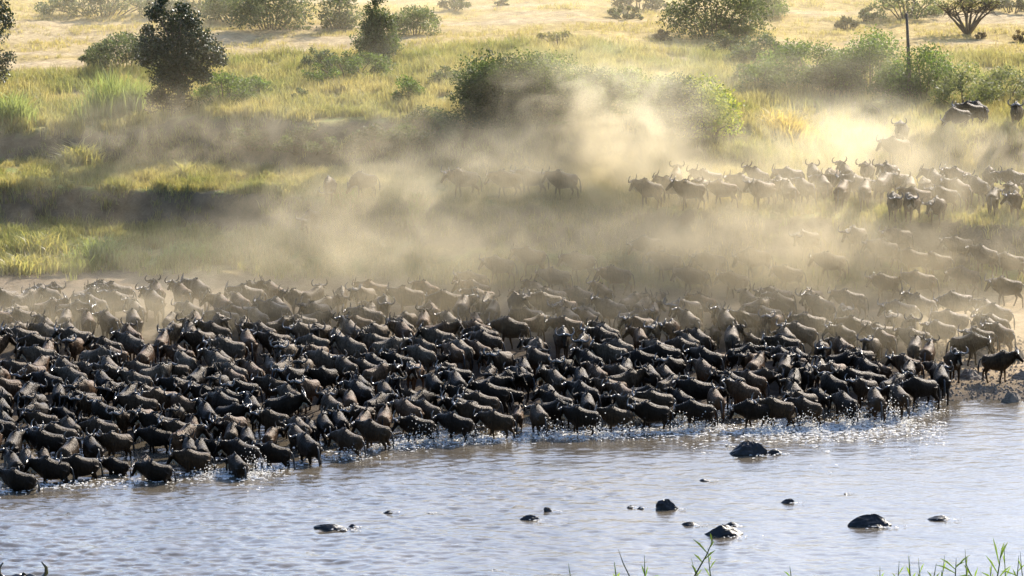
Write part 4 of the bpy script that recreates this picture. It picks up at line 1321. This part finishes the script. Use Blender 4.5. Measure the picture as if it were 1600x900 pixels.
# ------------------------------------------------------------------ dust
def dust(px, py, dist, rx, ry, rz, dens, label, seed=0, nscale=1.0, col=(.86, .74, .50), lo=.36, hi=.66, dz=0.0, aniso=.5, power=1.0):
    """a billow of dust hanging over the ground: an ellipsoid whose density thins towards its rim and is broken up by noise"""
    r = ray(px, py); t = dist / r[1]
    loc = (r[0] * t, dist, CAM_H + r[2] * t + dz)
    m = bpy.data.materials.new('dust'); m.use_nodes = True
    N, L = m.node_tree.nodes, m.node_tree.links
    for nn in list(N):
        if nn.type == 'BSDF_PRINCIPLED': N.remove(nn)
    v = N.new('ShaderNodeVolumePrincipled')
    v.inputs['Color'].default_value = (*col, 1)
    v.inputs['Anisotropy'].default_value = aniso
    tc = N.new('ShaderNodeTexCoord')
    ln = N.new('ShaderNodeVectorMath'); ln.operation = 'LENGTH'; L.new(tc.outputs['Object'], ln.inputs[0])
    fall = N.new('ShaderNodeMapRange'); fall.interpolation_type = 'SMOOTHSTEP'
    fall.inputs[1].default_value = .99; fall.inputs[2].default_value = .0
    L.new(ln.outputs['Value'], fall.inputs[0])
    geo = N.new('ShaderNodeVectorMath'); geo.operation = 'MULTIPLY'
    geo.inputs[1].default_value = (rx * .34 * nscale, ry * .34 * nscale, rz * .42 * nscale)
    L.new(tc.outputs['Object'], geo.inputs[0])
    ad = N.new('ShaderNodeVectorMath'); ad.operation = 'ADD'; ad.inputs[1].default_value = (seed * 7.3, seed * 3.1, seed * 1.7)
    L.new(geo.outputs[0], ad.inputs[0])
    n = noise_node(N, 1.0, 5, .6); n.inputs['Distortion'].default_value = .7
    L.new(ad.outputs[0], n.inputs['Vector'])
    mr = N.new('ShaderNodeMapRange'); mr.interpolation_type = 'SMOOTHSTEP'
    mr.inputs[1].default_value = lo; mr.inputs[2].default_value = hi; mr.inputs[3].default_value = .10
    L.new(n.outputs[0], mr.inputs[0])
    mu = N.new('ShaderNodeMath'); mu.operation = 'MULTIPLY'; L.new(fall.outputs[0], mu.inputs[0]); L.new(mr.outputs[0], mu.inputs[1])
    mu2 = N.new('ShaderNodeMath'); mu2.operation = 'MULTIPLY'; mu2.inputs[1].default_value = dens; L.new(mu.outputs[0], mu2.inputs[0])
    L.new(mu2.outputs[0], v.inputs['Density'])
    L.new(v.outputs[0], N['Material Output'].inputs['Volume'])
    mb = MB()
    nu, nv = 20, 10
    pts = []
    for j in range(nv + 1):
        b = math.pi * j / nv - math.pi / 2
        pts.append([(math.cos(2 * math.pi * i / nu) * math.cos(b), math.sin(2 * math.pi * i / nu) * math.cos(b), math.sin(b)) for i in range(nu)])
    V = np.array(pts[1:-1]).reshape(-1, 3)
    V = np.concatenate([V, [[0, 0, -1], [0, 0, 1]]])
    Q = [(j * nu + i, j * nu + (i + 1) % nu, (j + 1) * nu + (i + 1) % nu, (j + 1) * nu + i) for j in range(nv - 2) for i in range(nu)]
    T = [(len(V) - 2, (i + 1) % nu, i) for i in range(nu)] + [(len(V) - 1, (nv - 2) * nu + i, (nv - 2) * nu + (i + 1) % nu) for i in range(nu)]
    o = obj('dust_cloud', mesh_np('dust_cloud', V, Q, T, None, True, [m]), None, loc)
    o.scale = (rx, ry, rz)
    o['kind'] = 'stuff'
    o['label'] = label
    return o
TAN = (.87, .76, .54); BRIGHT = (.93, .83, .61)
dust(800, 425, 227, 32, 6.5, 4.2, .12, 'low brown dust veil over the rear of the herd', 1, 1.5, TAN, .30, .72)
dust(630, 345, 233.5, 11, 4.5, 4.4, .34, 'tan dust drifting down the bank left of centre', 2, 1.4, TAN)
dust(950, 215, 239.5, 8.0, 4.0, 6.2, .42, 'bright dust plume billowing over the terrace', 3, 1.5, BRIGHT, .38, .70)
dust(1000, 255, 237.5, 4.2, 3.0, 3.8, .50, 'dense bright heart of the dust plume', 21, 1.2, BRIGHT, .36, .66)
dust(790, 215, 242, 8.0, 3.4, 4.6, .20, 'dust billow left of the bright plume', 4, 1.5, TAN, .38, .70)
dust(1000, 335, 233, 9.5, 4.0, 4.6, .36, 'dust spilling over the terrace edge under the plume', 5, 1.4, TAN, .36, .70)
dust(1340, 245, 240.5, 8.0, 4.6, 3.8, .36, 'bright dust filling the gully', 6, 1.3, BRIGHT)
dust(1420, 420, 227, 15, 5.0, 4.2, .15, 'dust over the right bank', 7, 1.5, TAN, .38, .72)
dust(250, 215, 242.5, 11, 2.8, 3.6, .20, 'dust hanging before the upper bank at left', 8, 1.5, TAN, .38, .72)
dust(1160, 400, 229, 11, 4.5, 4.4, .24, 'dust over the bank right of centre', 9, 1.5, TAN, .38, .72)
dust(1250, 160, 252, 17, 8, 4.2, .05, 'thin bright haze of dust above the gully head', 10, 1.1, BRIGHT)
dust(1530, 250, 240.5, 8, 3.5, 3.0, .30, 'dust drifting before the right mound', 11, 1.4, TAN)
dust(560, 225, 241, 9, 3.4, 3.6, .13, 'dust before the bank above the terrace file', 12, 1.5, TAN, .38, .72)
dust(820, 40, 280, 46, 20, 8.0, .036, 'thin bright dust haze over the plain', 13, .5, BRIGHT, .2, .7)
dust(800, 150, 249, 46, 10, 6.5, .012, 'thin golden dust haze over the upper bank', 22, .6, BRIGHT, .2, .7)
dust(100, 520, 219, 13, 5, 2.8, .13, 'brown dust between the rear animals at left', 14, 1.4, TAN)
dust(1480, 530, 217, 10, 5, 2.8, .12, 'brown dust behind the right end of the herd', 15, 1.4, TAN)
dust(1330, 305, 232, 17, 3.5, 3.0, .22, 'tan dust drifting through the terrace herd', 16, 1.4, TAN, .34, .7)
dust(420, 505, 219.5, 28, 5.5, 3.0, .095, 'brown dust kicked up among the rear rows left of centre', 17, 1.6, TAN, .32, .72)
dust(1150, 500, 219.5, 24, 5.5, 3.0, .09, 'brown dust kicked up among the rear rows right of centre', 18, 1.6, TAN, .32, .72)
dust(230, 330, 239, 14, 4, 3.2, .05, 'thin dust in front of the dark lower bank at left', 19, 1.4, TAN, .34, .7)
dust(770, 285, 233, 9.0, 3.6, 4.0, .19, 'pale dust drifting past the terrace file', 20, 1.3, BRIGHT)
dust(660, 385, 223, 13, 4.5, 3.0, .11, 'sunlit tan dust rising above the rear of the herd left of centre', 23, 1.3, TAN, .34, .72)
dust(1130, 385, 223, 10, 4.5, 3.0, .11, 'sunlit tan dust rising above the rear of the herd right of centre', 24, 1.3, TAN, .34, .72)
